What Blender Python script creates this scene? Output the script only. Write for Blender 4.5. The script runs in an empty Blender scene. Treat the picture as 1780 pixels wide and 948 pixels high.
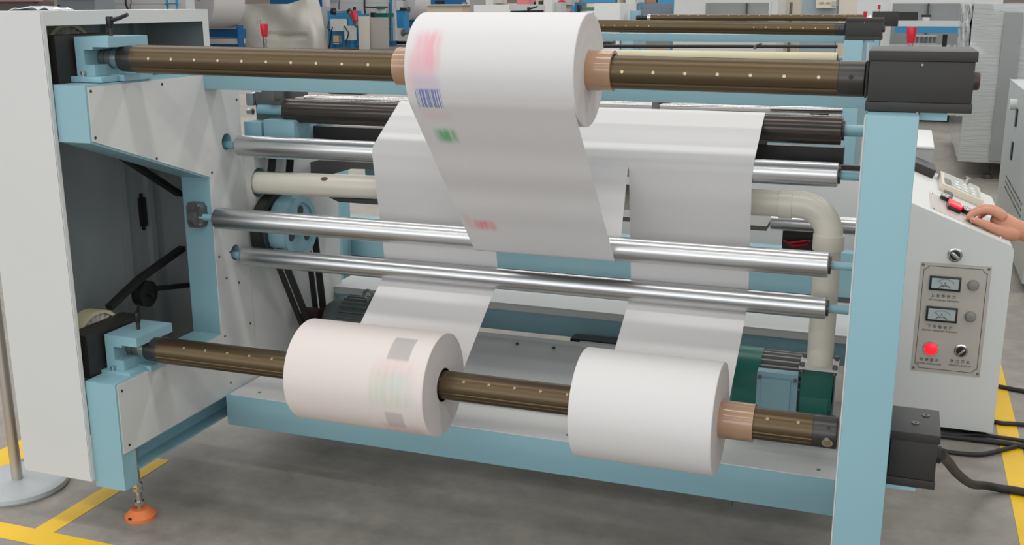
import bpy, bmesh, math, random
from math import sin, cos, pi, radians, atan2, hypot, sqrt
from mathutils import Vector, Matrix
from mathutils.geometry import tessellate_polygon
random.seed(7)
S = bpy.context.scene
COL = S.collection

# ------------------------------------------------------------------ camera
FPX = 1847.7
YAW, PITCH, ROLL = 0.34875, 0.24997, 0.00264
def cam_axes():
    cy, sy, cp, sp, cr, sr = cos(YAW), sin(YAW), cos(PITCH), sin(PITCH), cos(ROLL), sin(ROLL)
    fwd = Vector((-sy*cp, cy*cp, -sp)); right = Vector((cy, sy, 0)); down = fwd.cross(right)
    return cr*right+sr*down, -sr*right+cr*down, fwd
CR, CD, CF = cam_axes()
EYE = Vector((0, 0, 1.5))
cd = bpy.data.cameras.new('camera'); cam = bpy.data.objects.new('camera', cd); COL.objects.link(cam)
cd.sensor_width = 36; cd.lens = 36*FPX/1780; cd.clip_end = 300
cam.matrix_world = Matrix(((CR.x, -CD.x, -CF.x, 0), (CR.y, -CD.y, -CF.y, 0), (CR.z, -CD.z, -CF.z, 1.5), (0, 0, 0, 1)))
S.camera = cam

# ------------------------------------------------------------------ light
W = bpy.data.worlds.new('world'); S.world = W; W.use_nodes = True
bg = W.node_tree.nodes['Background']; bg.inputs[0].default_value = (0.95, 0.975, 1.0, 1); bg.inputs[1].default_value = 0.55
def area(name, loc, sx, sy, power, col=(1, .97, .93)):
    l = bpy.data.lights.new(name, 'AREA'); l.shape = 'RECTANGLE'; l.size = sx; l.size_y = sy; l.energy = power; l.color = col
    o = bpy.data.objects.new(name, l); COL.objects.link(o); o.location = loc
    return o
# rows of ceiling lamps running along the hall
for i, y in enumerate((-7.5, -3.0, 1.5, 6.0, 11.0, 17.0, 24.0, 32.0)):
    area('ceiling_lamp', (-3.0, y, 6.5), 26, 0.5, 480 if i < 5 else 900)
# added cool fill light behind the photographer, brightens front faces; no window known there
wl = area('front_fill_light', (-3, -13, 3.6), 34, 4.2, 1500, (.93, .97, 1)); wl.rotation_euler = (radians(78), 0, 0)
VS = S.view_settings
S.display_settings.display_device = 'sRGB'
VS.view_transform = 'Standard'; VS.look = 'None'; VS.gamma = 1.0; VS.exposure = -0.41; VS.use_curve_mapping = False

# ------------------------------------------------------------------ materials
def lin(c):
    return tuple((v/255/12.92 if v/255 <= .04045 else ((v/255+.055)/1.055)**2.4) for v in c)
MATS = {}
def mat(name, rgb, rough=.5, metal=0.0, noise=0.0, scale=8.0, stretch=None, bump=0.0, emit=None, coat=0.0, trans=0.0, spec=None, alpha=None):
    m = bpy.data.materials.new(name); m.use_nodes = True; nt = m.node_tree
    b = nt.nodes['Principled BSDF']; c = (*lin(rgb), 1)
    b.inputs['Base Color'].default_value = c; b.inputs['Roughness'].default_value = rough; b.inputs['Metallic'].default_value = metal
    if spec is not None: b.inputs['Specular IOR Level'].default_value = spec
    if coat: b.inputs['Coat Weight'].default_value = coat
    if trans: b.inputs['Transmission Weight'].default_value = trans
    if alpha is not None: b.inputs['Alpha'].default_value = alpha
    if emit: b.inputs['Emission Color'].default_value = (*lin(emit[0]), 1); b.inputs['Emission Strength'].default_value = emit[1]
    if noise or bump:
        tc = nt.nodes.new('ShaderNodeTexCoord'); mp = nt.nodes.new('ShaderNodeMapping'); n = nt.nodes.new('ShaderNodeTexNoise')
        nt.links.new(tc.outputs['Object'], mp.inputs[0]); nt.links.new(mp.outputs[0], n.inputs['Vector'])
        if stretch: mp.inputs['Scale'].default_value = stretch
        n.inputs['Scale'].default_value = scale; n.inputs['Detail'].default_value = 6
        if noise:
            mx = nt.nodes.new('ShaderNodeMix'); mx.data_type = 'RGBA'
            mx.inputs[6].default_value = tuple(max(0, v*(1-noise)) for v in c[:3])+(1,)
            mx.inputs[7].default_value = tuple(min(1, v*(1+noise)) for v in c[:3])+(1,)
            nt.links.new(n.outputs['Fac'], mx.inputs[0]); nt.links.new(mx.outputs[2], b.inputs['Base Color'])
        if bump:
            bp = nt.nodes.new('ShaderNodeBump'); bp.inputs['Strength'].default_value = bump; bp.inputs['Distance'].default_value = .01
            nt.links.new(n.outputs['Fac'], bp.inputs['Height']); nt.links.new(bp.outputs[0], b.inputs['Normal'])
    MATS[name] = m; return m
BLUE = mat('pale_blue_paint', (138, 178, 189), .40, noise=.05, scale=3)
WHITE = mat('white_powder_coat', (208, 209, 207), .42, noise=.03, scale=2)
GREYP = mat('grey_panel_paint', (176, 180, 180), .45, noise=.03, scale=2)
BRONZE = mat('bronze_anodised', (94, 80, 60), .36, .8)
STEEL = mat('brushed_aluminium', (200, 201, 202), .30, 1.0)
CHROME = mat('polished_steel', (205, 203, 200), .14, 1.0)
DKSTEEL = mat('dark_steel', (74, 72, 70), .35, .7, noise=.1)
BLACKRUB = mat('black_rubber', (30, 29, 29), .55)
DKROLL = mat('dark_rubber_roll', (70, 64, 60), .22, .55)
CREAM = mat('cream_rubber', (214, 205, 172), .45, noise=.06, scale=5)
DKBOX = mat('charcoal_enamel', (41, 39, 36), .5, noise=.06, scale=6)
PAPER = mat('plain_paper', (213, 211, 210), .85, noise=.012, scale=4, spec=.2)
ENDP = mat('paper_edge', (206, 200, 198), .9, noise=.05, scale=60, spec=.1)
CARD = mat('taped_cardboard', (166, 132, 104), .30, noise=.18, scale=30, coat=.6)
PVC = mat('pvc_pipe', (226, 220, 206), .32, noise=.03, scale=6)
ORANGE = mat('orange_plastic', (222, 120, 66), .5, noise=.06, scale=20)
RED = mat('red_plastic', (196, 22, 48), .35)
BLACK = mat('black_plastic', (24, 23, 23), .4)
DGREEN = mat('green_enamel', (14, 104, 92), .35, noise=.1, scale=6)
MOTORG = mat('motor_grey', (84, 92, 92), .5, .1, noise=.08, scale=8)
GUN = mat('gunmetal', (112, 112, 110), .45, .6, noise=.1, scale=10)
YELLOW = mat('yellow_tape', (236, 190, 24), .5, noise=.08, scale=9)
SKYBLUE = mat('bright_blue_paint', (52, 140, 190), .4)
DEEPBLUE = mat('deep_blue_paint', (22, 98, 152), .4)
BEIGE = mat('beige_paint', (186, 172, 152), .6)
CLEARY = mat('yellowed_clear_plastic', (206, 200, 160), .3, noise=.05)
FANW = mat('fan_plastic', (196, 194, 188), .5)
PLATE = mat('engraved_plate', (186, 180, 172), .38, .35, noise=.03, scale=60, stretch=(1, 1, 20))
INK = mat('black_ink', (52, 48, 46), .6)
GLASSD = mat('meter_face', (168, 176, 178), .12, noise=.04, scale=20)
LAMP = mat('red_lamp', (255, 30, 40), .3, emit=((255, 20, 40), 1.6))
BEZEL = mat('satin_bezel', (178, 176, 172), .25, 1.0)
GKNOB = mat('grey_knob', (128, 126, 122), .4)
FILM = mat('stretch_film', (170, 174, 172), .2, coat=.8, noise=.12, scale=5, stretch=(1, 1, 14), bump=.5)
CLOTH = mat('dust_sheet', (206, 202, 192), .8, noise=.05, scale=3)
SKIN = mat('skin', (196, 138, 112), .5, noise=.1, scale=26, bump=.15)
NAIL = mat('nail', (214, 160, 140), .35)
INNER = mat('grey_inside', (142, 149, 151), .5, noise=.05, scale=2)  # bluish grey, darker than the white cover panels
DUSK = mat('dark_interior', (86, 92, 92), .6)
PALEGREEN = mat('pale_green', (70, 110, 86), .5)
STEELPOST = mat('stanchion_steel', (206, 198, 188), .36, 1.0)

def floor_material():
    m = bpy.data.materials.new('concrete'); m.use_nodes = True; nt = m.node_tree; b = nt.nodes['Principled BSDF']
    tc = nt.nodes.new('ShaderNodeTexCoord')
    def noise(scale, detail, rough=.6):
        n = nt.nodes.new('ShaderNodeTexNoise'); n.inputs['Scale'].default_value = scale; n.inputs['Detail'].default_value = detail
        n.inputs['Roughness'].default_value = rough; nt.links.new(tc.outputs['Object'], n.inputs['Vector']); return n
    a = noise(1.3, 8); c = noise(9, 10, .7); d = noise(60, 4)
    r = nt.nodes.new('ShaderNodeValToRGB'); r.color_ramp.elements[0].position = .3; r.color_ramp.elements[1].position = .72
    r.color_ramp.elements[0].color = (*lin((124, 119, 112)), 1); r.color_ramp.elements[1].color = (*lin((158, 152, 143)), 1)
    nt.links.new(a.outputs['Fac'], r.inputs[0])
    mx = nt.nodes.new('ShaderNodeMix'); mx.data_type = 'RGBA'; mx.blend_type = 'OVERLAY'; mx.inputs[0].default_value = .6
    nt.links.new(r.outputs[0], mx.inputs[6]); nt.links.new(c.outputs['Fac'], mx.inputs[7])
    v = nt.nodes.new('ShaderNodeValToRGB'); v.color_ramp.elements[0].position = .70; v.color_ramp.elements[1].position = .76
    v.color_ramp.elements[1].color = (.12, .12, .12, 1); nt.links.new(c.outputs['Fac'], v.inputs[0])
    ad = nt.nodes.new('ShaderNodeMix'); ad.data_type = 'RGBA'; ad.blend_type = 'ADD'; ad.inputs[0].default_value = .6
    nt.links.new(mx.outputs[2], ad.inputs[6]); nt.links.new(v.outputs[0], ad.inputs[7]); nt.links.new(ad.outputs[2], b.inputs['Base Color'])
    mr = nt.nodes.new('ShaderNodeMapRange'); mr.inputs[3].default_value = .38; mr.inputs[4].default_value = .6
    nt.links.new(c.outputs['Fac'], mr.inputs[0]); nt.links.new(mr.outputs[0], b.inputs['Roughness'])
    bp = nt.nodes.new('ShaderNodeBump'); bp.inputs['Strength'].default_value = .12; bp.inputs['Distance'].default_value = .004
    nt.links.new(d.outputs['Fac'], bp.inputs['Height']); nt.links.new(bp.outputs[0], b.inputs['Normal'])
    return m
CONC = floor_material()

def printed_paper(name, marks, base=(214, 212, 212)):
    """marks: list of (u0,u1,v0,v1,rgb,strength,softness,kind) on the UV map, in metres across and along the sheet"""
    m = bpy.data.materials.new(name); m.use_nodes = True; nt = m.node_tree; b = nt.nodes['Principled BSDF']
    b.inputs['Roughness'].default_value = .85; b.inputs['Specular IOR Level'].default_value = .2
    uv = nt.nodes.new('ShaderNodeUVMap'); uv.uv_map = 'sheet'; sp = nt.nodes.new('ShaderNodeSeparateXYZ'); nt.links.new(uv.outputs[0], sp.inputs[0])
    nz = nt.nodes.new('ShaderNodeTexNoise'); nz.inputs['Scale'].default_value = 1; nz.inputs['Detail'].default_value = 3
    mp = nt.nodes.new('ShaderNodeMapping'); mp.inputs['Scale'].default_value = (75, 9, 1)
    nt.links.new(uv.outputs[0], mp.inputs[0]); nt.links.new(mp.outputs[0], nz.inputs['Vector'])
    def math_(op, a, bb=None, clamp=False):
        n = nt.nodes.new('ShaderNodeMath'); n.operation = op; n.use_clamp = clamp
        for i, q in enumerate((a, bb)):
            if q is None: continue
            if isinstance(q, (int, float)): n.inputs[i].default_value = q
            else: nt.links.new(q, n.inputs[i])
        return n.outputs[0]
    def ss(val, e0, e1):
        n = nt.nodes.new('ShaderNodeMapRange'); n.interpolation_type = 'SMOOTHSTEP'
        n.inputs[1].default_value = e0; n.inputs[2].default_value = e1; nt.links.new(val, n.inputs[0]); return n.outputs[0]
    cur = None
    for (u0, u1, v0, v1, rgb, st, so, kind) in marks:
        u, v = sp.outputs[0], sp.outputs[1]
        su, sv = (so, so) if not isinstance(so, tuple) else so
        f = math_('MULTIPLY', ss(u, u0-su, u0+su), math_('SUBTRACT', 1.0, ss(u, u1-su, u1+su)))
        f = math_('MULTIPLY', f, math_('MULTIPLY', ss(v, v0-sv, v0+sv), math_('SUBTRACT', 1.0, ss(v, v1-sv, v1+sv))))
        if kind == 'bars':
            w = nt.nodes.new('ShaderNodeTexNoise'); w.noise_dimensions = '1D'; w.inputs['Scale'].default_value = 330; w.inputs['Detail'].default_value = 0
            nt.links.new(u, w.inputs['W']); f = math_('MULTIPLY', f, ss(w.outputs['Fac'], .44, .52))
        elif kind == 'blot':
            f = math_('MULTIPLY', f, math_('ADD', .35, math_('MULTIPLY', .65, ss(nz.outputs['Fac'], .3, .7))))
        f = math_('MULTIPLY', f, st)
        mx = nt.nodes.new('ShaderNodeMix'); mx.data_type = 'RGBA'; nt.links.new(f, mx.inputs[0])
        if cur is None: mx.inputs[6].default_value = (*lin(base), 1)
        else: nt.links.new(cur, mx.inputs[6])
        mx.inputs[7].default_value = (*lin(rgb), 1); cur = mx.outputs[2]
    nt.links.new(cur, b.inputs['Base Color'])
    return m

# ------------------------------------------------------------------ mesh helpers
class MB:
    def __init__(s): s.bm = bmesh.new()
    def box(s, x0, x1, y0, y1, z0, z1, bev=0.0, rot=None):
        vs = [s.bm.verts.new((x, y, z)) for x in (x0, x1) for y in (y0, y1) for z in (z0, z1)]
        fs = [s.bm.faces.new([vs[i] for i in f]) for f in ((0, 1, 3, 2), (4, 6, 7, 5), (0, 4, 5, 1), (2, 3, 7, 6), (0, 2, 6, 4), (1, 5, 7, 3))]
        if rot:
            c = Vector(((x0+x1)/2, (y0+y1)/2, (z0+z1)/2))
            for v in vs: v.co = c + rot @ (v.co-c)
        if bev:
            es = list({e for f in fs for e in f.edges})
            bmesh.ops.bevel(s.bm, geom=es, offset=bev, segments=2, affect='EDGES', profile=.6)
        return s
    def tube(s, p0, p1, r0, r1=None, seg=24, cap=True, prof=None):
        """solid of revolution between two points; prof = list of (t, r) overrides the radii"""
        p0, p1 = Vector(p0), Vector(p1); d = p1-p0; r1 = r0 if r1 is None else r1
        z = d.normalized(); a = Vector((0, 0, 1)) if abs(z.z) < .9 else Vector((0, 1, 0))
        x = z.cross(a).normalized(); y = z.cross(x)
        prof = prof or [(0, r0), (1, r1)]; rings = []
        for t, r in prof:
            c = p0+d*t
            rings.append([s.bm.verts.new(c + x*(r*cos(2*pi*i/seg)) + y*(r*sin(2*pi*i/seg))) for i in range(seg)])
        for A, B in zip(rings, rings[1:]):
            for i in range(seg): s.bm.faces.new((A[i], A[(i+1) % seg], B[(i+1) % seg], B[i]))
        if cap: s.bm.faces.new(rings[0][::-1]); s.bm.faces.new(rings[-1])
        return s
    def ring(s, p0, p1, ri, ro, seg=48):
        """hollow cylinder"""
        p0, p1 = Vector(p0), Vector(p1); z = (p1-p0).normalized(); a = Vector((0, 0, 1)) if abs(z.z) < .9 else Vector((0, 1, 0))
        x = z.cross(a).normalized(); y = z.cross(x)
        def rg(c, r): return [s.bm.verts.new(c + x*(r*cos(2*pi*i/seg)) + y*(r*sin(2*pi*i/seg))) for i in range(seg)]
        R = [rg(p0, ri), rg(p0, ro), rg(p1, ro), rg(p1, ri)]
        for k in range(4):
            A, B = R[k], R[(k+1) % 4]
            for i in range(seg): s.bm.faces.new((A[i], A[(i+1) % seg], B[(i+1) % seg], B[i]))
        return s
    def prism(s, pts, axis, a0, a1, holes=()):
        """polygon (two coordinates, in the order of the two remaining axes) with holes, extruded along axis from a0 to a1"""
        def P(u, v, a): return {'x': (a, u, v), 'y': (u, a, v), 'z': (u, v, a)}[axis]
        loops = [list(pts)]+[list(h) for h in holes]
        flat = [p for l in loops for p in l]
        tris = tessellate_polygon([[Vector((p[0], p[1], 0)) for p in l] for l in loops])
        lo = [s.bm.verts.new(P(*p, a0)) for p in flat]; hi = [s.bm.verts.new(P(*p, a1)) for p in flat]
        for t in tris:
            for V in (lo, hi):
                try: s.bm.faces.new([V[i] for i in t])
                except ValueError: pass
        k = 0
        for l in loops:
            n = len(l)
            for i in range(n):
                s.bm.faces.new((lo[k+i], lo[k+(i+1) % n], hi[k+(i+1) % n], hi[k+i]))
            k += n
        return s
    def sweep(s, pts, r, seg=12, radii=None):
        pts = [Vector(p) for p in pts]; rings = []; prev = None
        for i, p in enumerate(pts):
            t = (pts[min(i+1, len(pts)-1)]-pts[max(i-1, 0)]).normalized()
            if prev is None:
                a = Vector((0, 0, 1)) if abs(t.z) < .9 else Vector((0, 1, 0)); x = t.cross(a).normalized()
            else: x = (prev - t*prev.dot(t)).normalized()
            prev = x; y = t.cross(x); rr = radii[i] if radii else r
            rings.append([s.bm.verts.new(p + x*(rr*cos(2*pi*k/seg)) + y*(rr*sin(2*pi*k/seg))) for k in range(seg)])
        for A, B in zip(rings, rings[1:]):
            for k in range(seg): s.bm.faces.new((A[k], A[(k+1) % seg], B[(k+1) % seg], B[k]))
        s.bm.faces.new(rings[0][::-1]); s.bm.faces.new(rings[-1])
        return s
    def sheet(s, prof, x0, x1, th=.0008):
        """thin sheet: (y,z) profile swept along x with real thickness, UV in metres (x, running length)"""
        n = len(prof); uvl = s.bm.loops.layers.uv.verify(); uvl.name if False else None
        nor = []
        for i in range(n):
            a, b = prof[max(i-1, 0)], prof[min(i+1, n-1)]; d = hypot(b[0]-a[0], b[1]-a[1]) or 1
            nor.append((-(b[1]-a[1])/d, (b[0]-a[0])/d))
        L = [0]
        for a, b in zip(prof, prof[1:]): L.append(L[-1]+hypot(b[0]-a[0], b[1]-a[1]))
        def V(x, i, o): return s.bm.verts.new((x, prof[i][0]+nor[i][0]*o, prof[i][1]+nor[i][1]*o))
        g = [[V(x, i, o) for i in range(n)] for x in (x0, x1) for o in (-th/2, th/2)]
        A, B, C, D = g
        def F(vs, uv):
            f = s.bm.faces.new(vs)
            for l, c in zip(f.loops, uv): l[uvl].uv = c
        for i in range(n-1):
            q = [(x0, L[i]), (x0, L[i+1]), (x1, L[i+1]), (x1, L[i])]
            F((A[i], A[i+1], C[i+1], C[i]), q); F((B[i], B[i+1], D[i+1], D[i]), q)
            F((A[i], A[i+1], B[i+1], B[i]), q); F((C[i], C[i+1], D[i+1], D[i]), q)
        for i in (0, n-1): F((A[i], B[i], D[i], C[i]), [(x0, L[i]), (x0, L[i]), (x1, L[i]), (x1, L[i])])
        return s
    def build(s, name, m, parent=None, smooth=True, angle=32, origin=None, uvname=None):
        bm = s.bm
        bmesh.ops.recalc_face_normals(bm, faces=bm.faces)
        if smooth:
            for f in bm.faces: f.smooth = True
            for e in bm.edges:
                if len(e.link_faces) != 2 or e.calc_face_angle(0) > radians(angle): e.smooth = False
        off = Vector(origin) if origin else (world_loc(parent) if parent else Vector())
        bmesh.ops.translate(bm, vec=-off, verts=bm.verts)
        me = bpy.data.meshes.new(name); bm.to_mesh(me); bm.free()
        if uvname and me.uv_layers: me.uv_layers[0].name = uvname
        me.materials.append(m)
        o = bpy.data.objects.new(name, me); COL.objects.link(o)
        if parent: o.parent = parent; o.location = off-world_loc(parent)
        else: o.location = off
        return o
def world_loc(o):
    v = Vector(o.location)
    while o.parent: o = o.parent; v += Vector(o.location)
    return v
def circ(y, z, r, n=28): return [(y+r*cos(2*pi*i/n), z+r*sin(2*pi*i/n)) for i in range(n)]
def tag(o, label, cat, group=None):
    o['label'] = label; o['category'] = cat
    if group: o['group'] = group
    return o
def thing(name, loc, label, cat, group=None):
    o = bpy.data.objects.new(name, None); COL.objects.link(o); o.location = loc; o.empty_display_size = .1
    return tag(o, label, cat, group)
def struct(o): o['kind'] = 'structure'; return o
def child_copy(src, parent, loc):
    """another piece sharing the mesh; loc is a world position of its own origin"""
    c = src.copy(); COL.objects.link(c); c.parent = parent; c.location = Vector(loc)-world_loc(parent); return c
def copy_tree(o, parent=None):
    c = o.copy(); COL.objects.link(c); c.parent = parent
    for ch in o.children: copy_tree(ch, c)
    return c
def at(x, y, Y):
    """bearing of something far away, carried out to its own distance Y"""
    d = CR*((x-890)/FPX)+CD*((y-474)/FPX)+CF
    return EYE + d*(Y/d.y)
def piece(name, m, parent, *a, **k): return MB().box(*a, **k).build(name, m, parent)

# ================================================================== setting
fl = struct(MB().box(-70, 40, -16, 75, -.2, 0).build('floor', CONC))
def tape(n, *a): struct(MB().box(*a).build('trim_%d' % n, YELLOW))
tape(1, -3.6, -1.3, 2.115, 2.19, 0, .0012)
tape(2, -2.29, -2.222, 2.19, 2.725, 0, .0012)
tape(3, -2.83, -2.70, 2.19, 3.4, 0, .0012)
tape(4, .42, .49, 2.4, 9.0, 0, .0012)
struct(MB().box(-70, 40, 60, 60.3, 0, 8).build('wall_back', mat('far_wall_paint', (196, 180, 168), .8)))

# ================================================================== the rewinding machine
XL, XR = -2.0, -.064
RW = thing('rewinding_machine', (-1.0, 3.0, 0), 'nearest pale blue and white paper rewinding machine with aluminium guide rollers', 'machine', 'rewinding machines in a row')
hA, hC, hP = circ(2.857, 1.07, .027), circ(2.864, .709, .026), circ(3.026, .913, .05, 36)
outer = [(2.255, 1.29), (2.255, 1.139), (2.755, .968), (2.755, .461), (2.255, .461), (2.255, .138), (2.312, .138), (2.312, .245), (3.55, .245), (3.55, 1.06), (2.94, 1.06), (2.94, 1.29)]
sf = MB().prism(outer, 'x', -2.106, -2.0032, (hA, hC, hP)).build('side_frame', BLUE, RW)
p1 = [(2.262, 1.285), (2.262, 1.143), (2.757, .973), (2.757, .458), (2.262, .458), (2.262, .25), (2.94, .25), (2.94, 1.285)]
sp1 = MB().prism(p1, 'x', -2.0032, -2.0, (hA, hC)).build('side_panel', WHITE, sf)
sp2 = MB().prism([(2.943, .25), (3.55, .25), (3.55, 1.06), (2.943, 1.06)], 'x', -2.0032, -2.0005, (hP,)).build('side_panel', WHITE, sf)
sc0 = None
for (y, z) in ((2.272, 1.274), (2.272, 1.152), (2.563, 1.272), (2.512, 1.064), (2.768, .985), (2.835, .716), (2.805, .636), (2.774, .449), (2.774, .714), (2.925, 1.197), (2.277, .437), (2.286, .269), (2.787, .285), (2.87, .605), (2.92, .45), (2.6, .44)):
    if sc0 is None: sc0 = MB().tube((-2.0, y, z), (-1.9985, y, z), .0045, .0035, 10).build('screw', DKSTEEL, sf, origin=(-2.0, y, z))
    else: child_copy(sc0, sf, (-2.0, y, z))
# bottom channel of the left frame
MB().box(-2.106, -2.07, 2.312, 3.55, .165, .247).box(-2.07, -2.022, 2.34, 3.55, .165, .171).build('bottom_rail', BLUE, RW)
# levelling foot
lf = MB().tube((-2.046, 2.357, 0), (-2.046, 2.357, .03), .045, prof=[(0, .046), (.35, .046), (1, .026)]).build('levelling_foot', ORANGE, RW)
MB().tube((-2.046, 2.357, .028), (-2.046, 2.357, .245), .009, seg=14).build('stud', CHROME, lf)
for z in (.042, .085, .1): MB().tube((-2.046, 2.357, z), (-2.046, 2.357, z+.012), .0145, seg=6).build('nut', CHROME, lf)
MB().box(-2.052, -2.043, 2.31, 2.3125, .012, .018).build('slot', BLACK, lf)
# right frame: full-height front post, side plate behind it
MB().box(XR, .036, 2.255, 2.335, .03, 1.277, bev=.003).build('front_post', BLUE, RW)
rf = MB().prism([(2.336, .17), (3.55, .17), (3.55, 1.06), (2.94, 1.06), (2.94, 1.277), (2.336, 1.277)], 'x', XR, .030).build('side_frame', BLUE, RW)
MB().box(XR-.0035, XR-.0002, 2.262, 2.94, .17, 1.272).build('side_panel', WHITE, rf)
MB().box(XR-.003, XR-.0002, 2.943, 3.55, .17, 1.055).build('side_panel', WHITE, rf)
# cross beams
MB().box(-2.0, XR, 2.76, 2.83, 1.243, 1.292, bev=.003).build('cross_beam', BLUE, RW)
MB().box(-2.0, XR, 2.755, 2.88, .150, .255, bev=.002).build('cross_beam', BLUE, RW)
tr = MB().box(-1.985, XR-.012, 2.757, 2.95, .2552, .2585).build('drip_tray', WHITE, RW)
ts0 = None
for x in (-1.90, -1.40, -.845, -.40, -.13):
    if ts0 is None: ts0 = MB().tube((x, 2.80, .2585), (x, 2.80, .2605), .006, .004, 10).build('screw', GUN, tr, origin=(x, 2.80, .2585))
    else: child_copy(ts0, tr, (x, 2.80, .2585))
gp = [(3.27, .390), (3.262, .378)]+[(3.255-.035*t, .375-.02*t) for t in (0, .5, 1)]+[(3.20-.235*t, .350-.095*t+.02*sin(pi*t)*-.6) for t in (.1, .25, .4, .55, .7, .85, 1)]
gp += [(2.952, .246), (2.944, .240), (2.938, .232), (2.94, .222)]
gd = MB().sheet(gp, -1.55, -.36, .003).build('paper_guard', GREYP, RW)
for x, y, z in ((-1.30, 2.99, .2615), (-1.16, 3.24, .3705), (-1.03, 3.24, .3705)):
    MB().tube((x, y, z), (x, y, z+.004), .006, seg=10).build('screw', BLACK, gd)
MB().tube((-.365, 2.83, .15), (-.365, 2.83, .118), .012, seg=6).tube((-.365, 2.83, .118), (-.365, 2.83, .10), .006).build('hanging_bolt', GUN, RW)
# rear bed: blue beam, white table sheet and blue wall
MB().box(-2.0, XR, 3.5, 3.6, .328, .4085, bev=.002).build('cross_beam', BLUE, RW)
MB().box(-2.02, XR, 3.494, 3.9, .428, .434).box(-2.02, XR, 3.494, 3.498, .407, .43).build('table_sheet', WHITE, RW)
MB().box(-2.25, XR, 3.9, 3.96, .455, .62, bev=.002).build('cross_beam', BLUE, RW)
MB().box(-2.25, XR, 3.905, 3.955, .4345, .454).build('painted_shadow_strip', DUSK, RW)  # thin dark strip coloured in for the shadow line under the blue wall
MB().box(-2.1, XR, 4.17, 4.2, .50, .86).build('rear_panel', WHITE, RW)
MB().box(-2.22, -2.14, 3.82, 3.898, .2, 1.0, bev=.004).build('rear_post', BLUE, RW)
MB().box(-2.03, -1.99, 3.97, 4.02, .2, .86, bev=.003).build('rear_post', BLUE, RW)
MB().prism([(-1.925, .812), (-.366, .812), (-.366, .797), (-1.885, .797)], 'y', 3.35, 3.52).build('slitter_tray', GUN, RW)
gb_ = MB().box(-1.02, -.55, 3.40, 3.46, .27, .357).build('dark_gap_box', BLACK, RW)  # black box put in for the dark gap between guard and beam
MB().box(-.985, -.845, 3.398, 3.3995, .346, .352).build('label_strip', WHITE, gb_)
MB().tube((-1.55, 2.953, .2675), (-.36, 2.953, .2675), .0085, seg=14).build('edge_tube', WHITE, RW)
# guide rollers with their axles
def roller(name, y, z, r, x0, x1, m, xa, xb, ra, tilt=0, am=None, seg=56):
    b = .004/(x1-x0)
    o = MB().tube((x0, y, z), (x1, y, z+tilt), r, seg=seg, prof=[(0, r-.003), (b*.6, r), (1-b*.6, r), (1, r-.003)]).build(name, m, RW)
    MB().tube((xa, y, z), (x0+.004, y, z), ra, seg=20).build('axle', am or BLUE, o); MB().tube((x1-.004, y, z+tilt), (xb, y, z+tilt), ra, seg=20).build('axle', am or BLUE, o)
    MB().ring((x0-.006, y, z), (x0+.002, y, z), ra+.001, r*.7, 24).build('bearing', DKSTEEL, o); MB().ring((x1-.002, y, z+tilt), (x1+.006, y, z+tilt), ra+.001, r*.7, 24).build('bearing', DKSTEEL, o)
    return o
A_, B_, C_ = (2.875, 1.058, .0325), (2.735, .849, .0332), (2.872, .697, .031)
roller('guide_roller', *A_, -1.968, -.139, STEEL, -2.10, XR, .0125)
roller('guide_roller', *B_, -1.969, -.139, STEEL, -2.045, XR, .0105)
roller('guide_roller', *C_, -1.973, -.144, STEEL, -2.10, XR, .0125)
D_ = (3.05, 1.155, .040)
DR = roller('nip_roller', *D_, -1.893, -.145, DKROLL, -2.0, XR, .016)
MB().tube((-1.87, 3.13, 1.187), (-.152, 3.13, 1.203), .0115, seg=20).build('spreader_bar', CHROME, RW)
MB().box(-.69, -.672, 3.105, 3.135, 1.185, 1.213).tube((-.675, 3.12, 1.212), (-.64, 3.14, 1.222), .006).build('bar_clamp', GUN, RW)
MB().box(-1.91, -.14, 3.12, 3.16, 1.03, 1.098).build('knife_beam', BLACK, RW)
MB().tube((-.30, 3.08, 1.04), (XR, 3.08, 1.04), .018, seg=20).build('guide_shaft', DKROLL, RW)
MB().tube((-.36, 3.42, .815), (-.09, 3.42, .815), .028, seg=32).build('idle_roller', STEEL, RW)
MB().tube((-.09, 3.42, .815), (XR, 3.42, .815), .014).build('axle', BLUE, RW)
# flange bearing of the middle roller on the cut-out post
fb = MB().prism([(-2.068+.0, .815), (-2.025, .815), (-2.018, .83), (-2.018, .88), (-2.028, .893), (-2.068, .893), (-2.074, .88), (-2.074, .83)], 'y', 2.725, 2.755).build('flange_bearing', GUN, RW)
MB().tube((-2.05, 2.715, .849), (-2.030, 2.715, .849), .022, seg=20).build('hub', GUN, fb)
for z in (.825, .885): MB().tube((-2.03, 2.725, z), (-2.03, 2.718, z), .006, seg=6).build('bolt', CHROME, fb)
# upper left bearing carrier of the nip roller
pb = MB().box(-2.02, -1.925, 3.06, 3.16, 1.10, 1.212, bev=.006).box(-1.985, -1.9, 3.10, 3.2, 1.19, 1.235, bev=.004).build('bearing_carrier', GUN, RW)
MB().box(-2.05, -2.02, 3.05, 3.12, 1.165, 1.208, bev=.006).tube((-2.05, 3.06, 1.145), (-2.03, 3.06, 1.145), .01).build('hex_nut', CHROME, pb)
MB().tube((-1.965, 3.09, 1.225), (-1.965, 3.07, 1.225), .011).build('bolt', CHROME, pb)
MB().box(-2.03, -1.965, 3.0, 3.25, 1.0, 1.119, bev=.004).box(-1.955, -1.84, 3.0, 3.25, 1.0, 1.128, bev=.004).build('carrier_block', BLUE, RW)
MB().box(-1.84, -1.70, 3.22, 3.36, 1.195, 1.225, bev=.01).build('slide_block', DKSTEEL, RW)
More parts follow.
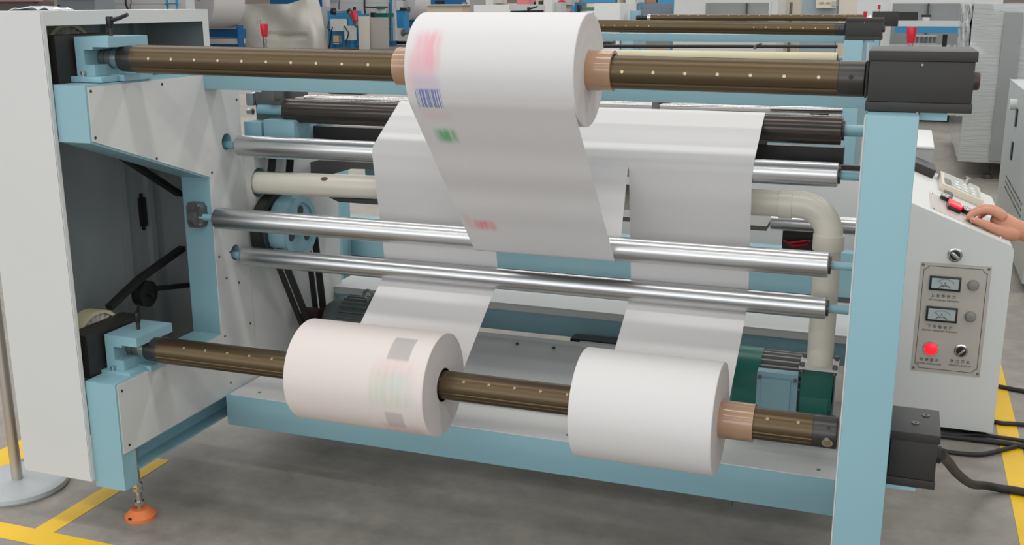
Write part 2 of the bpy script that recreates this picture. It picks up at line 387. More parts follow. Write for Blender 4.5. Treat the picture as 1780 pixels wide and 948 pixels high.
# red pressure handles on both frames
def red_handle(x, parent):
    h = MB().tube((x, 3.0, 1.24), (x, 3.0, 1.40), .0065, seg=14).build('handle_stem', CHROME, parent)
    MB().tube((x, 3.0, 1.392), (x, 3.0, 1.433), .0095, seg=18, prof=[(0, .0085), (.1, .0098), (.85, .0128), (1, .0115)]).build('handle_grip', RED, h)
red_handle(-1.93, RW); red_handle(.010, RW)
MB().box(-1.955, -1.91, 3.0, 3.06, 1.19, 1.245, bev=.003).build('handle_bracket', GUN, RW)
MB().box(-.015, .035, 2.96, 3.05, 1.06, 1.245, bev=.003).build('handle_bracket', BLUE, RW)
# drive pulley, belts and motor on the left rear
pu = MB().tube((-1.955, 3.10, .752), (-1.90, 3.10, .752), .112, seg=48, prof=[(0, .112), (.1, .114), (.8, .114), (1, .108)]).build('drive_pulley', BLUE, RW)
MB().ring((-1.9, 3.10, .752), (-1.893, 3.10, .752), .086, .108).tube((-1.9, 3.10, .752), (-1.875, 3.10, .752), .028).build('rim', BLUE, pu)
for a in (80, 200, 320):
    c, s_ = cos(radians(a)), sin(radians(a)); MB().tube((-1.9, 3.10+.058*c, .752+.058*s_), (-1.8985, 3.10+.058*c, .752+.058*s_), .018, seg=14).build('lightening_hole', DKSTEEL, pu)
MB().ring((-1.99, 3.06, .752), (-1.955, 3.06, .752), .098, .122).build('belt_rim', BLACKRUB, pu)
def belt(ya, za, ra, yb, zb, rb, x0, x1, name='drive_belt', th=.007):
    d = Vector((yb-ya, zb-za)); Ld = d.length; u = d/Ld; k = (ra-rb)/Ld; q = sqrt(1-k*k); pts_o = []
    for sgn in (1, -1):
        n = Vector((u.x*k - sgn*u.y*q, u.y*k + sgn*u.x*q)); a = Vector((ya, za))+n*ra; b = Vector((yb, zb))+n*rb
        o = MB().prism([(a.x, a.y), (b.x, b.y), (b.x+n.x*th, b.y+n.y*th), (a.x+n.x*th, a.y+n.y*th)], 'x', x0, x1).build(name, BLACKRUB, RW)
belt(3.10, .752, .114, 3.215, .385, .045, -1.93, -1.905)
belt(3.10, .752, .114, 3.215, .385, .045, -1.96, -1.94)
belt(3.08, .80, .06, 3.17, 1.12, .045, -1.988, -1.962)
MB().tube((-1.965, 3.215, .385), (-1.895, 3.215, .385), .045, seg=28, prof=[(0, .045), (.9, .045), (.95, .05), (1, .05)]).build('motor_pulley', mat('dark_red_pulley', (58, 30, 32), .5), RW)
mo = MB().tube((-1.88, 3.23, .385), (-1.50, 3.23, .385), .088, seg=40, prof=[(0, .05), (.03, .07), (.12, .09), (.16, .092), (.9, .092), (1, .07)]).build('drive_motor', MOTORG, RW)
for i in range(14):
    a = radians(35+i*10); MB().box(-1.80, -1.53, -.003, .003, .088, .103).build('cooling_fin', MOTORG, mo) if False else None
fin0 = None
for i in range(13):
    a = radians(-75+i*12.5)
    b = MB().box(-1.80, -1.54, -.0025, .0025, .088, .101)
    for v in b.bm.verts:
        y, z = v.co.y, v.co.z; v.co.y = 3.23+y*cos(a)+z*sin(a); v.co.z = .385-y*sin(a)+z*cos(a)
    b.build('cooling_fin', MOTORG, mo)
b = MB(); pts = [(-1.70+.0165*cos(t), 3.2, .505+.0165*sin(t)) for t in [2*pi*i/20 for i in range(21)]]
b.sweep(pts, .005, 10).tube((-1.70, 3.2, .47), (-1.70, 3.2, .49), .007).build('eye_bolt', GUN, mo)
MB().box(-1.9, -1.5, 3.16, 3.34, .24, .3).build('motor_bracket', BLUE, RW)
# grey slitter bracket and dark gear box at the back
MB().prism([(-1.965, .90), (-1.965, .945), (-1.90, .962), (-1.60, .958), (-1.60, .935), (-1.80, .93), (-1.90, .90)], 'y', 3.30, 3.42).build('slitter_bracket', GUN, RW)
MB().box(-1.80, -1.76, 3.40, 3.5, .83, .92).box(-1.91, -1.74, 3.40, 3.5, .82, .875, bev=.004).build('carrier_block', BLUE, RW)
MB().box(-.325, -.20, 3.45, 3.55, .70, .785).build('sensor_box', BLACK, RW)
b = MB().sweep([(-.32, 3.44, .752), (-.29, 3.435, .737), (-.25, 3.435, .743), (-.235, 3.44, .757), (-.26, 3.435, .753), (-.30, 3.435, .745)], .004, 8); b.build('red_ribbon', RED, RW)

# sheet-metal cover on the left end
cv = MB().box(-2.352, -2.110, 2.240, 2.243, .158, 1.478).build('end_cover', WHITE, RW)
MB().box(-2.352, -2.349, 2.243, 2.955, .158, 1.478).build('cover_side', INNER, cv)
MB().box(-2.352, -2.107, 2.2431, 2.955, 1.4751, 1.478).build('cover_top', WHITE, cv)
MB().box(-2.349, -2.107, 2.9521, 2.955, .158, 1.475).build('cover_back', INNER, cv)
MB().prism([(2.2405, .158), (2.2405, 1.4781), (2.9551, 1.4781), (2.9551, .158), (2.925, .158), (2.925, 1.441), (2.253, 1.441), (2.253, .158)], 'x', -2.1085, -2.1065).build('cover_flange', WHITE, cv)
MB().box(-2.349, -2.335, 2.835, 2.862, .775, .872, bev=.003).box(-2.349, -2.342, 2.845, 2.855, .762, .885).build('door_handle', BLACK, cv)
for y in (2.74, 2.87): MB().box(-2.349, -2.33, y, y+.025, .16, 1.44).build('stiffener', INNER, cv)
# clutch parts inside the cover
def clutch(zc):
    f = MB().ring((-2.235, 2.42, zc), (-2.185, 2.42, zc), .092, .102, 48).tube((-2.225, 2.42, zc), (-2.19, 2.42, zc), .03).build('brake_disc', CLEARY, RW)
    for i in range(24):
        a = 2*pi*i/24; b = MB().box(-2.225, -2.19, -.002, .002, .03, .091)
        for v in b.bm.verts:
            y, z = v.co.y, v.co.z; v.co.y = 2.42+y*cos(a)+z*sin(a)+.8*(v.co.x+2.2)*cos(a); v.co.z = zc-y*sin(a)+z*cos(a)-.8*(v.co.x+2.2)*sin(a)
        b.build('fan_blade', FANW, f)
    MB().box(-2.182, -2.113, 2.285, 2.52, zc-.055, zc+.072).build('brake_housing', DKBOX, RW)
clutch(1.343); clutch(.512)
id_ = MB().tube((-2.235, 2.671, .60), (-2.20, 2.671, .60), .042, seg=32).tube((-2.2, 2.671, .60), (-2.185, 2.671, .60), .01).build('belt_idler', BLACK, RW)
MB().tube((-2.19, 2.70, .612), (-2.19, 2.90, .575), .009).build('idler_arm', BLACK, RW)
for a, b2 in (((2.50, .60), (2.650, .655)), ((2.650, .655), (2.87, .705)), ((2.62, 1.045), (2.88, .885))):
    dv = Vector((b2[0]-a[0], b2[1]-a[1])).normalized(); n = Vector((-dv.y, dv.x))*.008
    MB().prism([(a[0]-n.x, a[1]-n.y), (b2[0]-n.x, b2[1]-n.y), (b2[0]+n.x, b2[1]+n.y), (a[0]+n.x, a[1]+n.y)], 'x', -2.225, -2.2).build('drive_belt', BLACKRUB, RW)

# ================================================================== winding shafts and what carries them
def shaft(za, zb, label, grooves):
    """za, zb: axis height at x=-2.0 and x=-.1"""
    Y = 2.42; zz = lambda x: za+(zb-za)*(x+2.0)/1.9
    t = thing('winding_shaft', (-1.0, Y, zz(-1.0)), label, 'shaft', 'bronze air shafts')
    # bronze tube with shallow grooves along its length
    seg = 96; pr = []
    for i in range(seg):
        a = 2*pi*i/seg; r = .038
        for g in grooves:
            if abs((math.degrees(a)-g+180) % 360-180) < 2.4: r = .0362
        pr.append((r*cos(a), r*sin(a)))
    b = MB(); rings = []
    for x in (-1.962, -.131): rings.append([b.bm.verts.new((x, Y+p[0], zz(x)+p[1])) for p in pr])
    for i in range(seg): b.bm.faces.new((rings[0][i], rings[0][(i+1) % seg], rings[1][(i+1) % seg], rings[1][i]))
    b.bm.faces.new(rings[0][::-1]); b.bm.faces.new(rings[1])
    b.build('tube', BRONZE, t, angle=25)
    def seg_(n, m, x0, x1, r, **k): return MB().tube((x0, Y, zz(x0)), (x1, Y, zz(x1)), r, seg=40, **k).build(n, m, t)
    cl = seg_('collar', DKSTEEL, -.1308, -.076, .0375, prof=[(0, .0372), (.04, .038), (.96, .038), (1, .036)])
    if za > 1: MB().tube((-.104, Y-.0365, zz(-.1)+.006), (-.104, Y-.0388, zz(-.1)+.006), .005, seg=14).build('set_screw', BLACK, cl)
    else:
        pg = MB().tube((-.096, Y-.034, zz(-.1)-.010), (-.096, Y-.0385, zz(-.1)-.012), .0125, seg=24).build('valve', CHROME, cl)
        MB().tube((-.096, Y-.0385, zz(-.1)-.0115), (-.096, Y-.0392, zz(-.1)-.0118), .0095, seg=20).build('valve_core', MATS['brass_button'], pg)
        MB().tube((-.096, Y-.030, zz(-.1)+.022), (-.096, Y-.0325, zz(-.1)+.0235), .004, seg=12).build('set_screw', BLACK, cl)
    seg_('collar', DKSTEEL, -2.012, -1.9625, .036, prof=[(0, .030), (.06, .0345), (1, .0365)])
    seg_('bearing', STEEL, -2.032, -2.0125, .028); seg_('bearing', GUN, -2.0745, -2.0325, .027, prof=[(0, .027), (.45, .027), (.47, .0245), (.53, .0245), (.55, .027), (1, .027)])
    seg_('journal', BLACK, -2.112, -2.075, .0185)
    return t, zz
def buttons(t, zz, xs, ang):
    b0 = None
    for x in xs:
        p = (x, 2.42-.038*sin(radians(ang)), zz(x)+.038*cos(radians(ang)))
        if b0 is None:
            d = Vector((0, -sin(radians(ang)), cos(radians(ang))))
            b0 = MB().tube(Vector(p)-d*.002, Vector(p)+d*.0012, .0046, .0038, 12).build('air_button', mat('brass_button', (176, 158, 126), .35, .9), t, origin=p)
        else: child_copy(b0, t, p)
SH1, z1 = shaft(1.351, 1.337, 'upper bronze winding shaft carrying the single highest paper roll', (216, 226, 96, 336))
buttons(SH1, z1, [-1.896+.0727*i for i in range(10)]+[-.600+.0717*i for i in range(7)], 84)
SH2, z2 = shaft(.517, .525, 'lower bronze winding shaft carrying two paper rolls near the floor', (190, 208, 74, 314))
buttons(SH2, z2, [-1.866+.0725*i for i in range(5)]+[-1.0725+.0697*i for i in range(6)]+[-.234, -.164], 48)

def bearing_block(dz, label, up):
    t = thing('bearing_block', (-2.05, 2.42, 1.292+dz), label, 'bearing', 'shaft bearing blocks')
    P = [(-2.103, 1.307), (-2.043, 1.307), (-2.043, 1.337), (-2.075, 1.337), (-2.075, 1.377), (-2.045, 1.377), (-2.045, 1.384), (-1.991, 1.384), (-1.991, 1.411), (-2.103, 1.411)]
    MB().prism([(x, z+dz) for x, z in P], 'y', 2.345, 2.505).build('block', BLUE, t)
    MB().box(-2.128, -2.012, 2.33, 2.52, 1.2915+dz, 1.3065+dz, bev=.0012).box(-2.045, -1.995, 2.40, 2.52, 1.2915+dz, 1.3085+dz).build('base_plate', BLUE, t)
    for x, y in ((-2.113, 2.36), (-2.078, 2.338)):
        MB().tube((x, y, 1.3065+dz), (x, y, 1.320+dz), .0062, seg=18, prof=[(0, .0035), (.35, .0035), (.36, .0062), (1, .0062)]).build('bolt', CHROME, t)
    lv = MB().tube((-2.043, 2.42, 1.411+dz), (-2.043, 2.42, 1.446+dz), .0055, seg=12).build('clamp_stem', DKSTEEL, t)
    b = MB().tube((-2.043, 2.42, 1.432+dz), (-2.043, 2.42, 1.463+dz), .009, seg=16, prof=[(0, .007), (.3, .0095), (.8, .0105), (1, .009)])
    e = (-1.982, 2.42, 1.468+dz) if up else (-2.10, 2.50, 1.455+dz)
    b.sweep([(-2.043, 2.42, 1.452+dz), ((-2.043+e[0])/2, (2.42+e[1])/2, 1.458+dz), e], .006, 10, radii=[.0065, .0058, .0052])
    b.build('clamp_lever', BLACK, lv)
    return t
BB1 = bearing_block(0, 'pale blue bearing block clamping the left end of the upper shaft', True)
BB2 = bearing_block(-.8385, 'pale blue bearing block clamping the left end of the lower shaft', False)

def brake_box(x0, x1, y0, y1, z0, z1, label):
    t = thing('brake_box', ((x0+x1)/2, (y0+y1)/2, z0), label, 'motor box', 'charcoal shaft boxes')
    MB().box(x0+.003, x1-.004, y0+.002, y1-.002, z0+.0195, z1-.0205, bev=.0012).build('housing', DKBOX, t)
    MB().box(x0, x1, y0, y1, z1-.02, z1, bev=.0012).build('lid', DKBOX, t)
    MB().box(x0, x1-.002, y0, y1, z0, z0+.019, bev=.0012).build('base', DKBOX, t)
    return t
BX1 = brake_box(-.070, .1365, 2.33, 2.575, 1.2785, 1.4005, 'big charcoal box on top of the blue post at the end of the upper shaft')
MB().tube((.1325, 2.40, 1.339), (.1475, 2.40, 1.339), .019, prof=[(0, .019), (.8, .0185), (1, .016)]).build('end_cap', mat('rusty_steel', (84, 72, 66), .5, .5), BX1)
MB().tube((.034, 2.328, 1.3735), (.034, 2.3325, 1.3735), .0025, seg=10).build('screw', CHROME, BX1)
MB().box(-.075, -.0705, 2.385, 2.455, 1.30, 1.377).build('shaft_flange', BLACK, BX1)
BX2 = brake_box(.037, .141, 2.34, 2.50, .452, .580, 'charcoal box with two cap screws at the end of the lower shaft')
for x, y in ((.089, 2.40), (.112, 2.455)): MB().ring((x, y, .580), (x, y, .5825), .0035, .008, 20).build('cap_screw', GUN, BX2)
MB().box(.038, .10, 2.34, 2.49, .443, .4515).build('mount_plate', BLUE, BX2)
MB().tube((.14, 2.43, .50), (.150, 2.43, .50), .020).build('cable_gland', BLACKRUB, BX2)
MB().box(.037, .09, 2.34, 2.6, 1.262, 1.2775).build('mount_plate', BLUE, BX1)

# ================================================================== paper
def tangent(c1, r1, c2, r2, s1, s2, side):
    """contact points of a straight run between two circles; s1,s2=+1/-1: same side or crossing; side picks the run"""
    d = Vector((c2[0]-c1[0], c2[1]-c1[1])); Ld = d.length; u = d/Ld
    k = (s1*r1-s2*r2)/Ld; q = sqrt(max(0, 1-k*k)); n = Vector((u.x*k-side*u.y*q, u.y*k+side*u.x*q))
    return (c1[0]+s1*r1*n.x, c1[1]+s1*r1*n.y), (c2[0]+s2*r2*n.x, c2[1]+s2*r2*n.y)
def arc(c, r, pa, pb, ccw, n=14):
    a0 = atan2(pa[1]-c[1], pa[0]-c[0]); a1 = atan2(pb[1]-c[1], pb[0]-c[0])
    if ccw and a1 < a0: a1 += 2*pi
    if not ccw and a1 > a0: a1 -= 2*pi
    return [(c[0]+r*cos(a0+(a1-a0)*i/n), c[1]+r*sin(a0+(a1-a0)*i/n)) for i in range(n+1)]
def run(a, b, n=8, sag=0.0): return [(a[0]+(b[0]-a[0])*i/n, a[1]+(b[1]-a[1])*i/n - sag*sin(pi*i/n)) for i in range(1, n)]
e = .0012
TOPC, TOPR = (2.42, 1.344), .131
BLC, BRC, BOTR = (2.42, .5205), (2.42, .524), .1375
mp_top = printed_paper('printed_paper_roll', [
    (-1.078, -1.012, radians(48)*TOPR, radians(88)*TOPR, (228, 130, 146), .55, (.012, .02), 'blot'),
    (-1.092, -1.02, radians(72)*TOPR, radians(108)*TOPR, (226, 170, 178), .45, (.012, .02), 'soft'),
    (-1.075, -1.01, radians(95)*TOPR, radians(116)*TOPR, (186, 190, 214), .40, (.01, .012), 'soft'),
    (-1.078, -1.014, radians(109)*TOPR, radians(131)*TOPR, (92, 104, 176), .85, (.002, .004), 'bars'),
    (-1.07, -1.00, radians(134)*TOPR, radians(150)*TOPR, (220, 190, 190), .35, (.015, .012), 'soft')])
mp_web = printed_paper('printed_paper_web', [
    (-1.078, -1.014, -.05, .0435, (92, 104, 176), .85, (.002, .004), 'bars'),
    (-1.075, -1.005, .055, .085, (222, 188, 190), .40, (.012, .014), 'soft'),
    (-1.064, -1.010, .120, .166, (84, 170, 108), .85, (.010, .014), 'blot'),
    (-1.066, -1.004, .488, .528, (228, 110, 116), .75, (.010, .014), 'blot'),
    (-1.09, -1.07, .47, .53, (226, 170, 178), .4, (.008, .014), 'soft')])
mp_bl = printed_paper('printed_paper_bottom', [
    (-1.186, -1.124, radians(17)*BOTR, radians(48)*BOTR, (150, 148, 148), .62, (.003, .006), 'soft'),
    (-1.215, -1.10, radians(48)*BOTR, radians(72)*BOTR, (222, 178, 180), .42, (.012, .02), 'blot'),
    (-1.222, -1.10, radians(62)*BOTR, radians(98)*BOTR, (170, 196, 166), .42, (.010, .02), 'blot'),
    (-1.17, -1.12, radians(62)*BOTR, radians(80)*BOTR, (196, 208, 204), .4, (.006, .012), 'soft'),
    (-1.182, -1.132, radians(107)*BOTR, radians(131)*BOTR, (164, 160, 158), .55, (.004, .006), 'soft'),
    (-1.20, -1.09, radians(126)*BOTR, radians(146)*BOTR, (208, 150, 150), .4, (.012, .012), 'blot')], base=(218, 209, 205))
def paper_roll(label, c, R, x0, x1, m, core0, core1, ri, zs):
    t = thing('paper_roll', ((x0+x1)/2, c[0], c[1]), label, 'paper roll', 'white paper rolls on the machine')
    # wound body: outer wall carries the print, the end faces show the wound edges
    b = MB(); uvl = b.bm.loops.layers.uv.verify(); seg = 120; bev = .0015
    def ringv(x, r): return [b.bm.verts.new((x, c[0]-r*sin(2*pi*i/seg), c[1]+r*cos(2*pi*i/seg))) for i in range(seg)]
    prof = [(x0, R-bev), (x0+bev, R), (x1-bev, R), (x1, R-bev)]; rg = [ringv(*p) for p in prof]
    for (pa, A), (pb, B) in zip(zip(prof, rg), zip(prof[1:], rg[1:])):
        for i in range(seg):
            f = b.bm.faces.new((A[i], A[(i+1) % seg], B[(i+1) % seg], B[i]))
            for l, q in zip(f.loops, ((pa[0], i), (pa[0], i+1), (pb[0], i+1), (pb[0], i))): l[uvl].uv = (q[0], 2*pi*q[1]/seg*R)
    b.build('winding', m, t, angle=38, uvname='sheet')
    for x, sgn in ((x0, 1), (x1, -1)):
        eb = MB(); prev = None; rs = [ri, ri+.004]+[ri+(R-ri)*k/9 for k in range(1, 9)]+[R-bev]
        for k, r in enumerate(rs):
            dx = (.0006*random.uniform(-1, 1)) if 0 < k < len(rs)-1 else 0
            cur = [eb.bm.verts.new((x+dx, c[0]-r*sin(2*pi*i/72), c[1]+r*cos(2*pi*i/72))) for i in range(72)]
            if prev:
                for i in range(72): eb.bm.faces.new((prev[i], prev[(i+1) % 72], cur[(i+1) % 72], cur[i]))
            prev = cur
        eb.build('end_face', ENDP, t, angle=60)
    co = MB().ring((core0, 2.42, zs), (core1, 2.42, zs), .0385, ri-.0003).build('core', CARD, t)
    return t
R1 = paper_roll('single white paper roll with blurred barcode print on the upper shaft', TOPC, TOPR, -1.10, -.687, mp_top, -1.176, -.628, .0465, TOPC[1])
R2 = paper_roll('left white paper roll on the lower shaft with grey printed patches', BLC, BOTR, -1.475, -1.072, mp_bl, -1.46, -1.088, .045, BLC[1])
R3 = paper_roll('right plain white paper roll on the lower shaft with taped core', BRC, BOTR, -.69, -.347, PAPER, -.68, -.266, .046, BRC[1])
ac, bc, cc, dc = A_[:2], B_[:2], C_[:2], D_[:2]; ra, rb, rc, rd = A_[2]+e, B_[2]+e, C_[2]+e, D_[2]+e
# middle strip: upper roll front -> round the middle roller -> up to the top guide roller
t1, t2 = tangent(TOPC, TOPR+.0006, bc, rb, 1, 1, -1)
t3, t4 = tangent(bc, rb, ac, ra, 1, -1, -1)
t5, _ = tangent(ac, ra, cc, rc, 1, -1, -1)
a1_ = atan2(t1[1]-TOPC[1], t1[0]-TOPC[0]); pre = []
for k in range(12, 0, -1):                                   # the sheet leaves the roll along a shallow ramp, without a step
    q_ = TOPR+.0006-.0026*(k/12)**2; pre.append((TOPC[0]+q_*cos(a1_-radians(k*1.6)), TOPC[1]+q_*sin(a1_-radians(k*1.6))))
d_ = Vector((t2[0]-t1[0], t2[1]-t1[1])); n_ = Vector((d_.y, -d_.x)).normalized()      # the hanging run ripples slightly
hang = [(t1[0]+d_.x*k/40+n_.x*w, t1[1]+d_.y*k/40+n_.y*w) for k, w in ((k, .0022*sin(2*pi*3.4*k/40-.8)*sin(pi*k/40)**2) for k in range(1, 40))]
prof = pre+[t1]+hang+arc(bc, rb, t2, t3, True)+run(t3, t4)+arc(ac, ra, t4, t5, False, 4)
MB().sheet(prof, -1.10, -.692).build('web', mp_web, R1, angle=60, uvname='sheet')
# outer strips: top guide roller front -> behind the lowest roller -> under the bottom rolls
for roll, c, x0, x1 in ((R2, BLC, -1.478, -1.101), (R3, BRC, -.690, -.356)):
    s1, s2 = tangent(ac, ra, cc, rc, 1, -1, -1)
    s3, s4 = tangent(cc, rc, c, BOTR+.0006, 1, 1, 1)
    prof = [s1]+run(s1, s2)+arc(cc, rc, s2, s3, False)+run(s3, s4)+[s4]
    MB().sheet(prof, x0, x1).build('web', PAPER, roll, angle=60)
# wide uncut web: over the dark nip roller and round the front of the top guide roller
w1, w2 = tangent(dc, rd, ac, ra, 1, 1, -1)
top_back = (dc[0]+rd*.8, dc[1]+rd*.6)
prof = [(3.20, .98), (3.14, 1.10)]+arc(dc, rd, top_back, w1, True)+run(w1, w2)+arc(ac, ra, w2, t5, True, 10)
tag(MB().sheet(prof, -1.478, -.354, .001).build('paper_web', PAPER, angle=60), 'wide white paper sheet running over the dark roller behind the upper roll', 'paper')

# ================================================================== suction pipe and blower
pp = thing('suction_pipe', (-.16, 3.02, .49), 'cream plastic pipe with an elbow, crossing behind the rollers', 'pipe')
MB().tube((-2.08, 3.024, .912), (-.285, 3.02, .948), .0375, seg=40).build('pipe_length', PVC, pp)
el = [(-.285, 3.02, .948), (-.245, 3.02, .948)]+[(-.245+.086*sin(t), 3.02, .862+.086*cos(t)) for t in [pi/2*i/12 for i in range(1, 13)]]+[(-.159, 3.02, .835)]
MB().sweep(el, .0385, 36).build('elbow', PVC, pp)
MB().tube((-.298, 3.02, .9478), (-.262, 3.02, .948), .0415, seg=40).build('socket', PVC, pp)
MB().tube((-.159, 3.02, .868), (-.159, 3.02, .825), .0425, seg=40).build('socket', PVC, pp)
MB().tube((-.159, 3.02, .835), (-.159, 3.02, .488), .0365, seg=40).build('pipe_length', PVC, pp)
sm = MB(); bmesh.ops.create_uvsphere(sm.bm, u_segments=16, v_segments=8, radius=.012, matrix=Matrix.Translation((-1.735, 3.0, .944)) @ Matrix.Diagonal((1.2, 1, .5, 1)))
sm.build('drilled_hole', mat('brown_hole', (110, 82, 72), .7), pp)
bl = thing('blower', (-.2, 3.08, .255), 'dark green blower with blue terminal box under the cream pipe', 'blower')
MB().tube((-.405, 3.095, .375), (-.325, 3.095, .375), .115, seg=48, prof=[(0, .10), (.1, .115), (1, .115)]).build('end_shell', DGREEN, bl)
MB().tube((-.205, 3.095, .375), (-.118, 3.095, .375), .112, seg=48, prof=[(0, .112), (.9, .112), (1, .10)]).build('fan_shell', DGREEN, bl)
MB().box(-.207, -.118, 2.985, 3.07, .36, .484, bev=.003).build('outlet', DGREEN, bl)
mb_ = MB().tube((-.325, 3.095, .375), (-.205, 3.095, .375), .095, seg=40).build('motor_body', MOTORG, bl)
for i in range(12):
    a = radians(-70+i*11); b = MB().box(-.325, -.208, -.003, .003, .093, .112)
    for v in b.bm.verts:
        y, z = v.co.y, v.co.z; v.co.y = 3.095+y*cos(a)+z*sin(a); v.co.z = .375-y*sin(a)+z*cos(a)
    b.build('cooling_fin', MATS.get('fin_grey') or mat('fin_grey', (150, 150, 148), .5), mb_)
tb = MB().box(-.328, -.212, 2.975, 3.01, .335, .462, bev=.003).build('terminal_box', BLUE, bl)
MB().box(-.313, -.232, 2.968, 2.976, .335, .445, bev=.0015).build('lid', BLUE, tb)
for x in (-.32, -.22): MB().tube((x, 2.975, .445), (x, 2.969, .445), .006, seg=6).build('bolt', GUN, tb)
fp = MB().box(-.212, -.106, 2.965, 3.07, .4845, .491).build('flange', WHITE, bl)
for x in (-.204, -.114):
    for y in (2.975, 3.06): MB().tube((x, y, .491), (x, y, .503), .007, seg=6).tube((x, y, .474), (x, y, .4845), .006, seg=6).build('bolt', GUN, fp)
MB().box(-.41, -.11, 3.02, 3.17, .2586, .28).build('foot', DGREEN, bl)

# ================================================================== control desk
CY = 3.83
sl = lambda x: .813-.39*(x-.1)
cb = thing('control_desk', (.2, 4.3, 0), 'white control desk with sloping top, meters and a red lamp', 'control desk')
MB().prism([(.02, .03), (.396, .03), (.396, sl(.396)-.012), (.388, sl(.388)), (.105, sl(.105)), (.02, .845)], 'y', CY, 4.82).build('cabinet', WHITE, cb)
MB().box(.04, .38, 3.88, 4.8, .0, .03).build('plinth', DKSTEEL, cb)
def knob_y(n, x, z, r, parent, bez=BEZEL, m=BLACK, y=CY):
    o = MB().tube((x, y, z), (x, y-.008, z), r, seg=28, prof=[(0, r), (.6, r), (1, r*.85)]).build(n, bez, parent)
    MB().tube((x, y-.008, z), (x, y-.013, z), r*.72, seg=24).build('cap', m, o)
    rot = Matrix.Rotation(radians(-45 if n == 'rotary_switch' else 0), 3, 'Y')
    if n == 'rotary_switch': MB().box(x-r*.62, x+r*.62, y-.024, y-.0132, z-r*.16, z+r*.16, bev=.001, rot=rot).build('pointer', BEZEL, o)
    return o
knob_y('key_switch', .215, .658, .0235, cb)
kp = MB().box(.199, .231, CY-.022, CY-.0132, .652, .664, bev=.002, rot=Matrix.Rotation(radians(40), 3, 'Y')).build('key_pointer', BEZEL, cb)
P0, P1, Q0, Q1 = .1095, .334, .232, .6255
pl = MB().box(P0, P1, CY-.002, CY-.0001, Q0, Q1).build('meter_plate', PLATE, cb)
b = MB()   # engraved border with notched corners, one thin line
ins, nt_ = .0115, .0135
xa, xb, za, zb = P0+ins, P1-ins, Q0+ins, Q1-ins
path = []
for (cx, cz, a0) in ((xb, zb, 180), (xa, zb, 270), (xa, za, 0), (xb, za, 90)):
    path += [(cx+nt_*cos(radians(a0+90-i*15)), CY-.0025, cz+nt_*sin(radians(a0+90-i*15))) for i in range(7)]
path.append(path[0])
b.sweep(path, .0009, 6); b.build('engraved_line', INK, pl)
for x in (P0+.008, P1-.008):
    for z in (Q0+.009, Q1-.009): MB().tube((x, CY-.002, z), (x, CY-.005, z), .0048, .0036, 14).build('screw', GUN, pl)
def text(s, x, z, size, parent, y=CY-.0026, m=INK, extr=.0002):
    c = bpy.data.curves.new('lettering', 'FONT'); c.body = s; c.size = size; c.align_x = 'CENTER'; c.align_y = 'CENTER'; c.extrude = extr
    c.materials.append(m); o = bpy.data.objects.new('lettering', c); COL.objects.link(o); o.parent = parent
    o.rotation_euler = (radians(90), 0, 0)
    me = bpy.data.meshes.new_from_object(o); bpy.data.objects.remove(o); o = bpy.data.objects.new('lettering', me); COL.objects.link(o); o.parent = parent
    o.location = Vector((x, y, z))-world_loc(parent); o.rotation_euler = (radians(90), 0, 0); return o
def meter(x0, x1, z0, z1):
    m = MB().box(x0, x1, CY-.012, CY-.002, z0, z1, bev=.0015).build('meter', BLACK, cb)
    MB().box(x0+.007, x1-.007, CY-.0126, CY-.0119, z0+.008, z1-.006).build('dial_face', GLASSD, m)
    cx = (x0+x1)/2; zb_ = z0+.010
    MB().sweep([(cx+.036*cos(radians(a)), CY-.013, zb_-.004+.036*sin(radians(a))) for a in range(38, 146, 9)], .0005, 5).build('scale_arc', INK, m)
    MB().sweep([(cx+.024*cos(radians(a)), CY-.013, zb_-.014+.024*sin(radians(a))) for a in range(40, 144, 9)], .0012, 5).build('scale_arc', INK, m)
    MB().sweep([(cx-.004, CY-.0132, zb_+.004), (cx-.020, CY-.0132, zb_+.026)], .0005, 5).build('needle', INK, m)
    text('A', cx, zb_+.018, .011, m, CY-.0131)
meter(.1425, .243, .5305, .5805); meter(.1410, .242, .4185, .4715)
for x, z in ((.282, .557), (.284, .446)):
    MB().tube((x, CY, z), (x, CY-.020, z), .019, seg=30, prof=[(0, .019), (.3, .019), (.32, .0175), (.8, .0165), (.95, .014), (1, .010)]).build('adjusting_knob', GKNOB, cb)
lm = MB().tube((.168, CY, .318), (.168, CY-.008, .318), .0245, seg=30).build('indicator_lamp', BEZEL, cb)
MB().tube((.168, CY-.008, .318), (.168, CY-.016, .318), .022, seg=30, prof=[(0, .022), (.5, .0215), (1, .013)]).build('lens', LAMP, lm)
knob_y('rotary_switch', .266, .320, .0225, cb)
text('上 收 卷 张 力', .191, .5085, .0135, cb); text('UP-WINDING TENSION', .193, .494, .0092, cb)
text('下 收 卷 张 力', .190, .3975, .0135, cb); text('DOWN WINDING TENSION', .191, .3835, .0090, cb)
text('电 源 指 示', .166, .275, .0135, cb); text('POWER INDICATOR', .166, .261, .0088, cb)
text('张 力 开 关', .266, .279, .0135, cb); text('TENSION SWITCH', .266, .265, .0088, cb)
